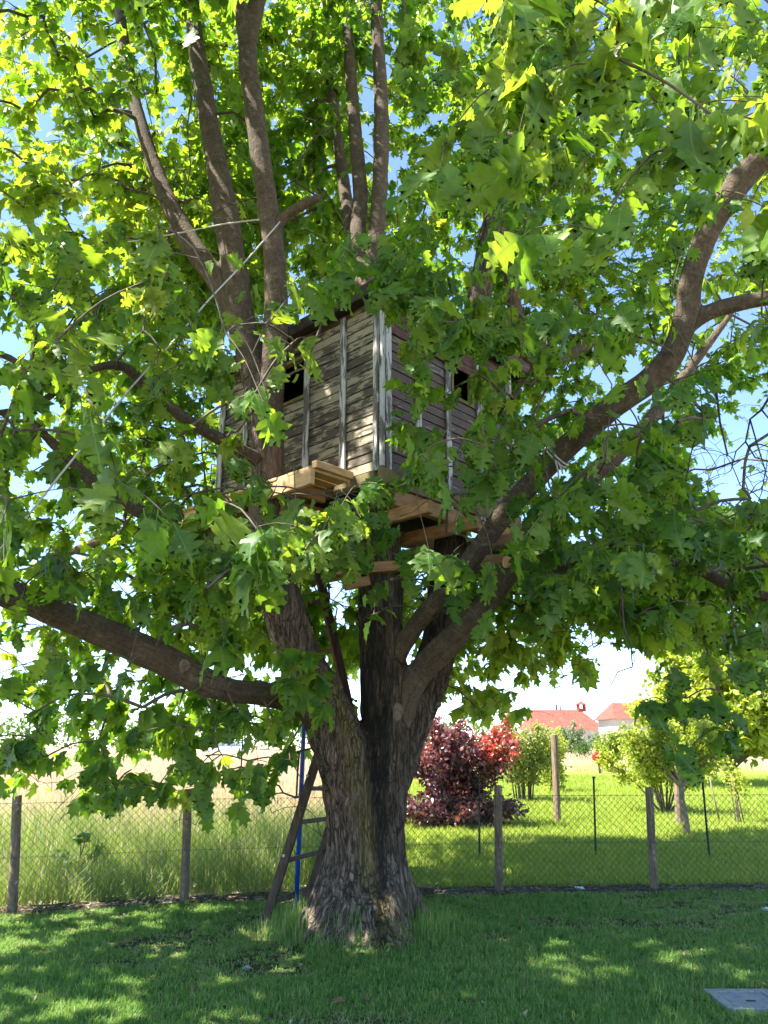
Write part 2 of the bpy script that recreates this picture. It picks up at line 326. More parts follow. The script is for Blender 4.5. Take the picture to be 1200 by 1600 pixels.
def sheet(name, poly, z, mat, label=None):
    bm = bmesh.new(); vs = [bm.verts.new((x, y, z)) for x, y in poly]; bm.faces.new(vs)
    bmesh.ops.triangulate(bm, faces=list(bm.faces)); o = bmobj(name, bm, mat); o['kind'] = 'structure'; return o
FENCE = [ground(px, py) for px, py in ((-260, 1447), (20, 1430), (288, 1412), (533, 1403), (780, 1396), (1022, 1393), (1262, 1391), (1520, 1391))]
def fy(x):
    return np.interp(x, [p[0] for p in FENCE], [p[1] for p in FENCE])
sheet("field", [(-700, -60), (700, -60), (700, 1500), (-700, 1500)], 0.0, M_FIELD)
xs = np.linspace(FENCE[0][0] - 3, FENCE[-1][0] + 3, 24)
sheet("orchard_lawn", [(-0.9, 9.2), (16, 9.2), (34, 46), (22, 52), (4, 50), (-0.4, 20)], 0.004, M_ORCH)
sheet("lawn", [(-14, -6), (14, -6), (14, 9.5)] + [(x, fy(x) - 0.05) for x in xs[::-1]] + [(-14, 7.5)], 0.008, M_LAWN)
def soil_edge(off, s):
    return [(x, fy(x) + off + 0.16 * (vnoise(np.array([[x * 1.7, s, 0.3]]))[0] - 0.5)) for x in np.linspace(-7, 8, 60)]
sheet("soil_strip", soil_edge(-0.30, 1.5) + soil_edge(0.42, 4.5)[::-1], 0.012, M_SOIL)

# ------------------------------------------------------------------ grass
def grassmat(name, stops, tst, trans=0.35, patch=None): return leafmat(name, stops, tst, trans, False, 0.55, (0.0, (0.1, 0.1, 0.1)), 0.25, patch)
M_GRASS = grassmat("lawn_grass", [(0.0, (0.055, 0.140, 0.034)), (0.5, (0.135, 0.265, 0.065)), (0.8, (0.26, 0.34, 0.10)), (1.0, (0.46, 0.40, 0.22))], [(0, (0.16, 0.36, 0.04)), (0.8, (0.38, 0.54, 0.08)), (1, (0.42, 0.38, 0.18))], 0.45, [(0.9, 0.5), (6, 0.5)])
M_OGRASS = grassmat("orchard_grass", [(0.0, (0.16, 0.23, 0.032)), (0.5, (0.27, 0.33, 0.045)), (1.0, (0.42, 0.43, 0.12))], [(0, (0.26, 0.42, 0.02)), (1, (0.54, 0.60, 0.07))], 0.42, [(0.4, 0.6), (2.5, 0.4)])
M_MEADOW = grassmat("meadow_grass", [(0.0, (0.095, 0.19, 0.03)), (0.30, (0.21, 0.29, 0.06)), (0.6, (0.50, 0.45, 0.22)), (1.0, (0.74, 0.56, 0.47))], [(0, (0.24, 0.42, 0.03)), (0.5, (0.58, 0.60, 0.18)), (1, (0.68, 0.52, 0.40))], 0.5, [(0.8, 0.3)])
def blades(x, y, h, wd, lean, tone, z0=0.008, curve=0.6):
    n = len(x); a = rng.uniform(0, 2 * np.pi, n); b = rng.uniform(0, 2 * np.pi, n)
    sx, sy = np.cos(a) * wd / 2, np.sin(a) * wd / 2; lx, ly = np.cos(b) * lean * h, np.sin(b) * lean * h
    V = np.zeros((n, 5, 3)); z0 = np.broadcast_to(z0, (n,))
    V[:, 0] = np.c_[x - sx, y - sy, z0]; V[:, 1] = np.c_[x + sx, y + sy, z0]
    mx, my = x + lx * 0.35, y + ly * 0.35
    V[:, 2] = np.c_[mx + sx * 0.8, my + sy * 0.8, z0 + h * 0.58]; V[:, 3] = np.c_[mx - sx * 0.8, my - sy * 0.8, z0 + h * 0.58]
    V[:, 4] = np.c_[x + lx, y + ly, z0 + h * np.sqrt(np.clip(1 - (lean * curve)**2, 0.1, 1))]
    Fc = np.array([[0, 1, 2], [0, 2, 3], [3, 2, 4]])[None] + np.arange(n)[:, None, None] * 5
    return V.reshape(-1, 3), Fc.reshape(-1, 3), np.repeat(tone, 5)
def in_frame(x, y, z=0.0, m=40):
    px, py, d = project(np.c_[x, y, np.full(len(x), z)]); return (px > -m) & (px < 1200 + m) & (py < 1600 + m) & (d > 0)
TR = (-0.15, 7.45)                                  # middle of the oak's foot
def tuft(n, spread, hr, wd, lean, tr, head=0.0):
    a = rng.uniform(0, 6.283, n); r = spread * np.sqrt(rng.random(n)); h = rng.uniform(*hr, n)
    V, Fc, T = blades(r * np.cos(a), r * np.sin(a), h, wd, rng.uniform(*lean, n), rng.uniform(*tr, n), 0.0)
    if head:
        tip = V.reshape(-1, 5, 3)[rng.random(n) < head, 4]; m = len(tip); hl = rng.uniform(0.06, 0.14, m); a = rng.uniform(0, np.pi, m); c, q = np.cos(a) * wd * 1.1, np.sin(a) * wd * 1.1
        W = np.zeros((m, 5, 3)); W[:, 0] = tip - np.c_[c * 0, c * 0, hl * 0.5]; W[:, 4] = tip + np.c_[c, q, hl * 0.6]; W[:, 1] = tip + np.c_[c, q, c * 0]; W[:, 2] = tip - np.c_[c, q, c * 0]; W[:, 3] = tip + np.c_[-q, c, c * 0]
        G = np.array([[0, 1, 2], [2, 1, 4], [0, 3, 1], [3, 4, 1]])[None] + np.arange(m)[:, None, None] * 5 + len(V)
        V = np.vstack([V, W.reshape(-1, 3)]); Fc = np.vstack([Fc, G.reshape(-1, 3)]); T = np.concatenate([T, np.repeat(rng.uniform(0.82, 1, m), 5)])
    return V, Fc, T
def scatter(name, label, tufts, mat, pts, scl, pick):
    """one stuff object: geometry nodes set small tufts on the points"""
    src = []
    for v, f, t in tufts: src.append(bpy.data.objects.new(name + "_tuft", npmesh(name + "_tuft", v, f, mat, tone=t)))
    me = bpy.data.meshes.new(name); n = len(pts); me.vertices.add(n); me.vertices.foreach_set("co", np.asarray(pts, np.float32).ravel())
    for nm, typ, arr, key in (("rot", 'FLOAT_VECTOR', np.c_[rng.normal(0, 0.08, n), rng.normal(0, 0.08, n), rng.uniform(0, 6.283, n)], "vector"), ("scl", 'FLOAT_VECTOR', scl, "vector"), ("pick", 'INT', pick, "value")):
        at_ = me.attributes.new(nm, typ, 'POINT'); at_.data.foreach_set(key, np.asarray(arr, np.int32 if typ == 'INT' else np.float32).ravel())
    me.materials.append(mat); o = mobj(name, me); g = bpy.data.node_groups.new(name + "_scatter", 'GeometryNodeTree')
    g.interface.new_socket("Geometry", in_out='INPUT', socket_type='NodeSocketGeometry'); g.interface.new_socket("Geometry", in_out='OUTPUT', socket_type='NodeSocketGeometry')
    N = g.nodes; gi, go = N.new('NodeGroupInput'), N.new('NodeGroupOutput'); ip = N.new('GeometryNodeInstanceOnPoints'); gt = N.new('GeometryNodeGeometryToInstance')
    for q in reversed(src):
        oi = N.new('GeometryNodeObjectInfo'); oi.inputs['Object'].default_value = q; g.links.new(oi.outputs['Geometry'], gt.inputs[0])
    def na(nm, typ):
        q = N.new('GeometryNodeInputNamedAttribute'); q.data_type = typ; q.inputs[0].default_value = nm; return q.outputs[0]
    g.links.new(gi.outputs[0], ip.inputs['Points']); g.links.new(gt.outputs[0], ip.inputs['Instance']); ip.inputs['Pick Instance'].default_value = True
    g.links.new(na("pick", 'INT'), ip.inputs['Instance Index']); g.links.new(na("rot", 'FLOAT_VECTOR'), ip.inputs['Rotation']); g.links.new(na("scl", 'FLOAT_VECTOR'), ip.inputs['Scale']); g.links.new(ip.outputs[0], go.inputs[0])
    md = o.modifiers.new("scatter", 'NODES'); md.node_group = g
    return tag(o, label, "grass", kind="stuff")
# mown lawn
n = 44000
y = 5.0 + 4.7 * rng.random(n)**1.15; x = (rng.random(n) * 2 - 1) * (0.62 * y + 0.2)
k = in_frame(x, y) & (y < fy(x) - 0.20 + 0.22 * vnoise(np.c_[x * 2, y * 2, x * 0]))
bare = vnoise(np.c_[x * 1.1, y * 1.4, x * 0 + 3]) * 0.6 + vnoise(np.c_[x * 4, y * 4, x * 0 + 9]) * 0.4
COVER = ground(1166, 1570)
k &= (bare > 0.30) | (rng.random(n) < 0.35)
k &= ~((np.abs(x - COVER[0] - 0.02) < 0.24) & (np.abs(y - COVER[1]) < 0.23))
x, y, bare = x[k], y[k], bare[k]; n = len(x)
rt = np.hypot((x - TR[0]) / 1.3, (y - TR[1]) / 0.75); near = np.exp(-np.clip(rt - 0.5, 0, 9)**2 / 0.06) * (0.3 + 1.2 * vnoise(np.c_[x * 3, y * 3, x * 0 + 6]))
near = near * np.where(x < 0.1, 1.9, 1.2)
hs = (0.50 + 0.62 * bare) * rng.uniform(0.75, 1.3, n) + near * rng.uniform(1.0, 3.4, n)
ws = 0.9 + 0.09 * (y - 5)
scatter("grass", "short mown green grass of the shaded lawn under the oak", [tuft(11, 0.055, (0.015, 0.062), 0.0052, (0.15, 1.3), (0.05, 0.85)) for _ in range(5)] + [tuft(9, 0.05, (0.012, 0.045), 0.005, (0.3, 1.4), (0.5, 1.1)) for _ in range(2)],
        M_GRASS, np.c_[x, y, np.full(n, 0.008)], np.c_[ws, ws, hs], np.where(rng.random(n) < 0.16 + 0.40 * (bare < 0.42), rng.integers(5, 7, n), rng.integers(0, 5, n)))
# orchard grass beyond the fence on the right
n = 26000
y = 9.0 + 30 * rng.random(n)**1.7; x = -0.6 + (0.64 * y + 0.6) * rng.random(n)
k = (y > fy(x) + 0.30) & in_frame(x, y); x, y = x[k], y[k]; n = len(x); q = (0.8 + 0.055 * (y - 9))
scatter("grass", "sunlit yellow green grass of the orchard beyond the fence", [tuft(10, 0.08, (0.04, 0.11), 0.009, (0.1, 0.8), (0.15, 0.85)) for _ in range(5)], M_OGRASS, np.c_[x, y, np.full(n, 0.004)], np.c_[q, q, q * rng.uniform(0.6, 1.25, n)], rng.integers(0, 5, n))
# tall meadow on the left, a pale strip of it far down on the right
def meadow_pts(n, y0, y1, pw, right=False):
    y = y0 + (y1 - y0) * rng.random(n)**pw
    x = rng.random(n) * 0.62 * y if right else -0.2 + 0.014 * y - rng.random(n) * (0.62 * y + 0.3)
    k = (y > fy(x) + 0.22 + 0.3 * rng.random(n)) & in_frame(x, y, 0.4, 90); return x[k], y[k]
A = [meadow_pts(11500, 8.4, 34, 1.8), meadow_pts(7000, 28, 95, 1.3), meadow_pts(3500, 46, 100, 1.2, True)]
x = np.concatenate([a[0] for a in A]); y = np.concatenate([a[1] for a in A]); n = len(x)
edge = np.clip((y - fy(x) - 0.2) / 1.6, 0, 1); far = np.clip((y - 9.8) / 9, 0, 1); tall = vnoise(np.c_[x * 1.2, y * 0.6, x * 0 + 2])
hs = (0.5 + 0.5 * edge) * (0.7 + 0.6 * tall) * rng.uniform(0.75, 1.2, n); ws = 0.6 + 0.065 * (y - 8)
u = far * 1.15 + rng.normal(0, 0.22, n); pick = np.where(u < 0.34, rng.integers(0, 3, n), np.where(u < 0.74, rng.integers(3, 6, n), rng.integers(6, 9, n)))
scatter("tall_grass", "tall meadow grass with pale pinkish seed heads beyond the fence", [tuft(12, 0.16, (0.35, 0.75), 0.0075, (0.05, 0.5), (0.05, 0.45), 0.05) for _ in range(3)] + [tuft(12, 0.16, (0.40, 0.80), 0.007, (0.05, 0.5), (0.3, 0.7), 0.35) for _ in range(3)] + [tuft(12, 0.16, (0.45, 0.85), 0.0065, (0.05, 0.45), (0.5, 1.0), 0.7) for _ in range(3)],
        M_MEADOW, np.c_[x, y, np.zeros(n)], np.c_[ws, ws, hs], pick)

# ================================================================== THE OAK
OAK = empty("oak_tree", (TR[0], TR[1], 0), "huge old red oak with forked trunk carrying the wooden tree house", "tree")
LIMBS = []       # (part, is_remeshed, array of x,y,z,r)
def limb(part, pts):
    q = []; wf = 0.90 if part == 'branch' else 1.0
    for px, py, Y, wpx in pts:
        P = at(px, py, Y); q.append([*P, 0.5 * wf * wpx * depth(P) / F])
    c = catmull(q, 0.04); c[:, 3] = np.maximum(c[:, 3], 0.008); LIMBS.append((part, c)); return c
def limb3(part, pts): c = catmull(pts, 0.04); c[:, 3] = np.maximum(c[:, 3], 0.008); LIMBS.append((part, c)); return c
S1 = limb("trunk", [(532, 1492, 7.35, 112), (538, 1440, 7.4, 92), (545, 1380, 7.45, 82), (547, 1300, 7.45, 78), (544, 1235, 7.42, 84), (530, 1168, 7.36, 88), (500, 1090, 7.3, 80), (470, 1030, 7.25, 74), (447, 960, 7.15, 68), (428, 880, 7.05, 60), (416, 800, 7.0, 56), (419, 720, 6.95, 54), (415, 650, 6.95, 58), (406, 610, 6.95, 58)])
Cc = limb("trunk", [(606, 1500, 7.4, 84), (603, 1440, 7.45, 68), (602, 1350, 7.5, 66), (602, 1250, 7.5, 70), (602, 1150, 7.5, 76), (600, 1080, 7.5, 78), (597, 1000, 7.5, 74), (595, 920, 7.5, 72), (592, 840, 7.5, 70), (588, 740, 7.55, 66), (582, 620, 7.6, 58), (576, 500, 7.7, 48), (574, 430, 7.7, 40)])
R1 = limb("trunk", [(598, 1300, 7.55, 46), (616, 1215, 7.6, 58), (632, 1165, 7.65, 60), (652, 1105, 7.7, 66), (673, 1050, 7.75, 64), (690, 990, 7.8, 60), (697, 920, 7.9, 56), (705, 830, 8.0, 50), (718, 700, 8.3, 46), (735, 560, 8.6, 42), (755, 430, 8.9, 38), (775, 340, 9.0, 38), (800, 240, 9.2, 34), (825, 130, 9.4, 30), (840, 20, 9.7, 22), (850, -80, 10, 12)])
for px, py, sx, sy, rr in ((434, 1470, 530, 1330, 0.16), (466, 1486, 534, 1345, 0.16), (505, 1493, 540, 1380, 0.17), (545, 1496, 556, 1350, 0.16), (585, 1500, 585, 1375, 0.16), (620, 1500, 602, 1340, 0.15), (654, 1496, 610, 1390, 0.13)):   # root flares
    g = ground(px, py); s0 = at(sx, sy, 7.42); e_ = np.array([g[0], g[1] + 0.14, 0.0]); m_ = 0.62 * s0 + 0.38 * e_; m_[2] = 0.20
    limb3("trunk", [[*s0, rr * 0.8], [*m_, rr * 0.85], [*(0.25 * s0 + 0.75 * e_)[:2], 0.03, rr * 0.62], [g[0] * 1.02, g[1] + 0.06, -0.08, rr * 0.5]])
for dx, dy in ((0.55, 0.25), (0.2, 0.62), (-0.45, 0.5)):
    limb3("trunk", [[TR[0] + dx * 0.3, TR[1] + dy * 0.3, 0.6, 0.18], [TR[0] + dx * 0.8, TR[1] + dy * 0.8, 0.12, 0.14], [TR[0] + dx * 1.2, TR[1] + dy * 1.2, -0.08, 0.09]])
limb3("trunk", [[-0.16, 7.5, 0.0, 0.33], [-0.14, 7.52, 0.6, 0.29], [-0.13, 7.55, 1.2, 0.23], [-0.14, 7.55, 1.6, 0.12]])       # wood that fuses the two stems
S1a = limb("branch", [(405, 615, 6.95, 52), (392, 560, 7.0, 50), (377, 500, 7.0, 50), (366, 420, 7.1, 44), (352, 330, 7.2, 44), (335, 240, 7.3, 38), (318, 140, 7.4, 34), (305, 60, 7.5, 28), (295, -60, 7.7, 24), (285, -200, 8, 12)])
S1c = limb("branch", [(372, 500, 7.02, 40), (342, 442, 7.15, 40), (308, 395, 7.25, 38), (275, 340, 7.35, 34), (245, 270, 7.5, 28), (222, 200, 7.6, 24), (200, 110, 7.8, 22), (185, 0, 8, 18), (170, -120, 8.3, 10)])
S1b = limb("branch", [(417, 660, 6.92, 50), (427, 580, 6.8, 45), (431, 500, 6.75, 42), (430, 420, 6.7, 40), (420, 330, 6.7, 38), (408, 250, 6.7, 36), (396, 160, 6.7, 35), (386, 80, 6.7, 33), (400, 10, 6.7, 30), (420, -80, 6.8, 24), (435, -220, 7, 12)])
limb("branch", [(388, 95, 6.7, 26), (376, 20, 6.6, 22), (360, -70, 6.5, 18), (330, -200, 6.3, 10)])
limb("branch", [(428, 362, 6.7, 22), (448, 337, 6.62, 20), (476, 319, 6.5, 18), (503, 307, 6.4, 14)])
C1 = limb("branch", [(576, 470, 7.7, 36), (588, 370, 7.75, 30), (595, 250, 7.8, 28), (595, 150, 7.9, 26), (590, 60, 8, 24), (586, -40, 8, 20), (580, -160, 8.2, 12)])
C2 = limb("branch", [(572, 470, 7.72, 34), (560, 380, 7.85, 30), (563, 300, 8, 28), (556, 220, 8.1, 25), (548, 120, 8.2, 22), (542, 30, 8.3, 20), (530, -80, 8.5, 12)])
limb("branch", [(568, 450, 7.75, 26), (546, 340, 8.3, 24), (535, 270, 8.6, 22), (520, 160, 9, 18), (505, 50, 9.5, 10)])
R2 = limb("branch", [(600, 1190, 7.5, 44), (628, 1110, 7.45, 46), (652, 1057, 7.4, 48), (690, 1015, 7.3, 46), (730, 975, 7.2, 42), (770, 930, 7.1, 40), (805, 880, 7.0, 38), (850, 820, 7.0, 36), (900, 765, 7.0, 36), (945, 725, 7.0, 36), (985, 690, 7.0, 32), (1030, 640, 7.1, 24), (1090, 560, 7.2, 18), (1150, 480, 7.3, 10)])
R3 = limb("branch", [(596, 1075, 7.45, 34), (618, 1030, 7.4, 34), (645, 985, 7.3, 34), (675, 948, 7.15, 36), (712, 905, 7.0, 38), (750, 855, 6.85, 38), (790, 800, 6.7, 38), (830, 755, 6.55, 40), (868, 715, 6.4, 42), (915, 672, 6.2, 44), (965, 630, 6.0, 46), (1015, 595, 5.85, 46), (1050, 555, 5.75, 44), (1070, 500, 5.65, 42), (1082, 430, 5.55, 42), (1105, 365, 5.45, 44), (1140, 305, 5.35, 46), (1180, 255, 5.25, 48), (1240, 215, 5.1, 46), (1330, 150, 4.9, 40), (1450, 60, 4.7, 28)])
R3b = limb("branch", [(1066, 515, 5.7, 32), (1110, 487, 5.6, 30), (1160, 473, 5.5, 30), (1220, 462, 5.4, 28), (1320, 440, 5.2, 22)])
R2b = limb("branch", [(806, 872, 7.0, 24), (870, 881, 6.8, 23), (940, 876, 6.6, 23), (1010, 872, 6.4, 21), (1090, 890, 6.2, 21), (1150, 920, 6.0, 22), (1230, 940, 5.8, 20)])
L1 = limb("branch", [(510, 1125, 7.25, 56), (465, 1098, 7.0, 48), (415, 1085, 6.7, 44), (370, 1080, 6.5, 42), (320, 1065, 6.3, 50), (265, 1035, 6.1, 54), (200, 1005, 5.9, 54), (130, 975, 5.7, 50), (60, 945, 5.5, 50), (0, 922, 5.35, 54), (-80, 880, 5.1, 48), (-200, 800, 4.8, 36)])
L3 = limb("branch", [(428, 868, 7.05, 30), (350, 850, 6.8, 28), (280, 830, 6.5, 28), (220, 800, 6.3, 28), (160, 765, 6.1, 26), (110, 720, 5.9, 22), (50, 660, 5.7, 16)])
L4 = limb("branch", [(416, 725, 6.95, 26), (350, 690, 6.5, 24), (290, 655, 6.2, 24), (235, 610, 6, 24), (190, 572, 5.8, 20), (130, 582, 5.5, 16), (60, 630, 5.2, 16), (0, 645, 5, 16), (-80, 640, 4.7, 12)])
# limbs above the frame, over the photographer and behind the house: they carry the hanging sprays
limb3("branch", [[*S1b[-8, :3], 0.08], [-0.9, 5.0, 8.6, 0.07], [-1.2, 3.4, 7.4, 0.06], [-1.3, 2.0, 6.2, 0.05], [-1.0, 0.9, 5.2, 0.03]])
limb3("branch", [[*R3[-12, :3], 0.10], [3.4, 3.9, 6.0, 0.09], [2.9, 3.0, 6.4, 0.07], [2.0, 2.1, 6.1, 0.06], [0.9, 1.6, 5.6, 0.04]])
limb3("branch", [[*R1[-150, :3], 0.12], [2.2, 10.5, 7.2, 0.11], [3.6, 11.4, 8.0, 0.08], [5.0, 12.2, 8.4, 0.05]])
limb3("branch", [[0.6, 8.0, 3.4, 0.14], [1.8, 9.3, 3.8, 0.12], [3.2, 10.8, 4.1, 0.08], [4.6, 12.0, 4.0, 0.05]])
limb3("branch", [[-0.9, 7.2, 3.3, 0.12], [-2.2, 8.6, 4.0, 0.10], [-3.6, 9.8, 4.2, 0.07], [-5.0, 10.6, 3.9, 0.04]])

def build_oak():
    so = Soup(); cen = []; rad = []; lid = []; bark = []; off = 0
    frm = []
    for i, (part, c) in enumerate(LIMBS):
        V, Fc = tube(c[:, :3], c[:, 3], 14); so.add(V, Fc)
        T, N, B = frames(c[:, :3]); s = np.concatenate([[0], np.cumsum(np.linalg.norm(np.diff(c[:, :3], axis=0), axis=1))])
        cen.append(c[:, :3]); rad.append(c[:, 3]); lid.append(np.full(len(c), i)); frm.append(np.c_[T, N, B, s])
    cen = np.vstack(cen); rad = np.concatenate(rad); lid = np.concatenate(lid); frm = np.vstack(frm)
    me = so.mesh("oak_raw", M_BARK); o = bpy.data.objects.new("oak_raw", me); COL.objects.link(o)
    md = o.modifiers.new("r", 'REMESH'); md.mode = 'VOXEL'; md.voxel_size = 0.020; md.adaptivity = 0
    dg = bpy.context.evaluated_depsgraph_get(); ev = o.evaluated_get(dg); m2 = ev.to_mesh()
    V = np.zeros(len(m2.vertices) * 3, np.float32); m2.vertices.foreach_get("co", V); V = V.reshape(-1, 3).astype(float)
    nl = np.zeros(len(m2.polygons), np.int32); m2.polygons.foreach_get("loop_total", nl)
    lv = np.zeros(len(m2.loops), np.int32); m2.loops.foreach_get("vertex_index", lv)
    ev.to_mesh_clear(); bpy.data.objects.remove(o); bpy.data.meshes.remove(me)
    Q = lv.reshape(-1, 4) if (nl == 4).all() else None
    if Q is None:
        st = np.concatenate([[0], np.cumsum(nl)[:-1]]); q4 = st[nl == 4]; Q = lv[q4[:, None] + np.arange(4)]
    E = np.vstack([Q[:, [0, 1]], Q[:, [1, 2]], Q[:, [2, 3]], Q[:, [3, 0]]])
    cnt = np.bincount(E.ravel(), minlength=len(V)).astype(float)[:, None] + 1e-9
    for it in range(6):
        A = np.zeros_like(V)
        for d in range(3): A[:, d] = np.bincount(E[:, 0], V[E[:, 1], d], len(V)) + np.bincount(E[:, 1], V[E[:, 0], d], len(V))
        V = V * 0.4 + 0.6 * A / cnt
    wl = np.clip((1.15 - V[:, 2]) / 0.4, 0, 1)[:, None] * 0.75
    for it in range(70):
        A = np.zeros_like(V)
        for d in range(3): A[:, d] = np.bincount(E[:, 0], V[E[:, 1], d], len(V)) + np.bincount(E[:, 1], V[E[:, 0], d], len(V))
        V = V * (1 - wl) + wl * A / cnt
    # nearest centre line
    best = np.zeros(len(V), np.int64); c32 = cen.astype(np.float32); cc = (c32**2).sum(1)
    for a in range(0, len(V), 8192):
        v = V[a:a + 8192].astype(np.float32); d2 = (v**2).sum(1)[:, None] + cc[None] - 2 * v @ c32.T
        best[a:a + 8192] = np.argmin(np.sqrt(np.maximum(d2, 0)) - rad[None].astype(np.float32), 1)
    T, N, B, s = frm[best, 0:3], frm[best, 3:6], frm[best, 6:9], frm[best, 9]
    rel = V - cen[best]; th = np.arctan2((rel * B).sum(1), (rel * N).sum(1)); r = rad[best]; li = lid[best]
    al = s + (rel * T).sum(1)
    trunkish = np.array([p == "trunk" for p, _ in LIMBS])[li]
    low = np.clip((3.4 - V[:, 2]) / 1.2, 0, 1)
    rough = np.where(trunkish, 0.30 + 0.70 * low, 0.05 + 0.10 * low)
    # bark in a trunk-wide frame low down so that furrows run on across the fused stems
    bk = np.c_[np.cos(th) * r, np.sin(th) * r, al]
    rx_, ry_ = (V[:, 0] + 0.15) / 1.15, V[:, 1] - 7.5; rho = np.hypot(rx_, ry_); rc_ = np.minimum(rho, 0.40) / (rho + 1e-9)
    polar = np.c_[rx_ * rc_ * 1.15, ry_ * rc_, V[:, 2] - (rho - rho * rc_)]
    bk = np.where((trunkish & (V[:, 2] < 3.2))[:, None], np.where((V[:, 2] < 0.9)[:, None], polar, np.c_[V[:, 0] + 0.15, V[:, 1] - 7.5, V[:, 2]]), bk + li[:, None] * 3.7)
    # real furrows
    nr = np.zeros_like(V); fn = np.cross(V[Q[:, 2]] - V[Q[:, 0]], V[Q[:, 3]] - V[Q[:, 1]])
    for d in range(3):
        for kx in range(4): nr[:, d] += np.bincount(Q[:, kx], fn[:, d], len(V))
    nr /= np.linalg.norm(nr, axis=1)[:, None] + 1e-12
    f1 = 1 - np.abs(2 * vnoise(bk * np.array([17, 17, 3.2])) - 1); f2 = vnoise(bk * np.array([4, 4, 1.5]), 3); f3 = vnoise(bk * np.array([9, 9, 9]), 5)
    amp = np.minimum(r / 0.25, 1)
    V = V + nr * ((-0.030 * (f1 - 0.5) * rough + 0.035 * (f2 - 0.5) + 0.022 * (f3 - 0.5)) * amp)[:, None]
    px, py, _ = project(V); front = V[:, 1] < 7.75
    wetc = np.interp(py, [1000, 1130, 1250, 1350, 1500], [578, 583, 590, 594, 600]); ww = np.interp(py, [900, 1130, 1250, 1380, 1500], [24, 30, 15, 13, 20])
    isC = (li == 1)
    wet = np.clip(1.25 - np.abs(px - wetc) / ww, 0, 1) * (py > 930) + isC * 0.55 * (py > 800) + (li == 2) * 0.65
    wet = np.clip(wet, 0, 1)
    red = np.clip((py - 1120) / 80, 0, 1) * (li == 0) * np.clip((575 - px) / 30, 0, 1) * np.clip((1440 - py) / 200, 0, 1) + 0.3 * (li == 0) * (py < 1120) + 0.25 * (li == 1)
    moss = np.clip(1.2 - np.abs(px - np.interp(py, [1080, 1150, 1300, 1450], [520, 545, 572, 575])) / 20, 0, 1) * ((py > 1060) & (py < 1400)) + 0.55 * ((py > 1380) & (px > 585)) * np.clip((py - 1380) / 50, 0, 1)
    moss = np.clip(moss, 0, 1) * front
    fl = li[Q[:, 0]]; grp = np.where(np.array([p == "trunk" for p, _ in LIMBS])[fl], -1, fl)
    trunk = None
    for g in [-1] + [i for i, (p, _) in enumerate(LIMBS) if p != "trunk"]:
        q = Q[grp == g]
        if len(q) == 0: continue
        u, inv = np.unique(q, return_inverse=True); q = inv.reshape(q.shape)
        me = npmesh("trunk" if g == -1 else "branch", V[u], q, M_BARK, True, vecattr={"bark": bk[u], "rough": rough[u], "wet": wet[u], "red": red[u], "moss": moss[u]})
        nv = nr[u].astype(np.float32)
        ob = mobj("trunk" if g == -1 else "branch", me, OAK)
        if g == -1: trunk = ob
    tri = np.vstack([Q[:, [0, 1, 2]], Q[:, [0, 2, 3]]])
    return trunk, BVHTree.FromPolygons(V.tolist(), tri.tolist()), cen, rad, lid
TRUNK, OAKBVH, CEN, RAD, LID = build_oak()
def oakhit(px, py):
    d = FW + RT * (px - CX) / F + UP * (CY - py) / F
    h, nrm, _, dist = OAKBVH.ray_cast(Vector(EYE), Vector(d).normalized()); return h, nrm
M_KNOT = simple("knot_wood", [(0.3, (0.085, 0.06, 0.042)), (0.7, (0.22, 0.165, 0.125))], 30, bump=0.5)
for px, py, rr, el in ((621, 1112, 0.046, 1.5), (288, 1040, 0.036, 1.1), (672, 1133, 0.03, 1.4), (685, 1101, 0.022, 1.1)):
    h, nn = oakhit(px, py)
    if h is None: continue
    h2 = h + nn * 0.002; t = Vector((0, 0, 1)); t = (t - nn * t.dot(nn)).normalized(); b = nn.cross(t)
    bm = bmesh.new(); rings = []
    for k, (rad_, hh) in enumerate(((1.35, -0.02), (1.15, 0.012), (0.92, 0.02), (0.75, 0.006), (0.4, 0.002))):
        rings.append([bm.verts.new(h2 + (t * math.sin(a) * el + b * math.cos(a)) * rr * rad_ * (1 + 0.06 * math.sin(3 * a + px)) + nn * hh) for a in [i / 18 * 2 * math.pi for i in range(18)]])
    for k in range(4):
        for i in range(18): bm.faces.new((rings[k][i], rings[k][(i + 1) % 18], rings[k + 1][(i + 1) % 18], rings[k + 1][i]))
    bm.faces.new(rings[-1]); bmobj("knot", bm, M_KNOT, TRUNK, smooth=True)

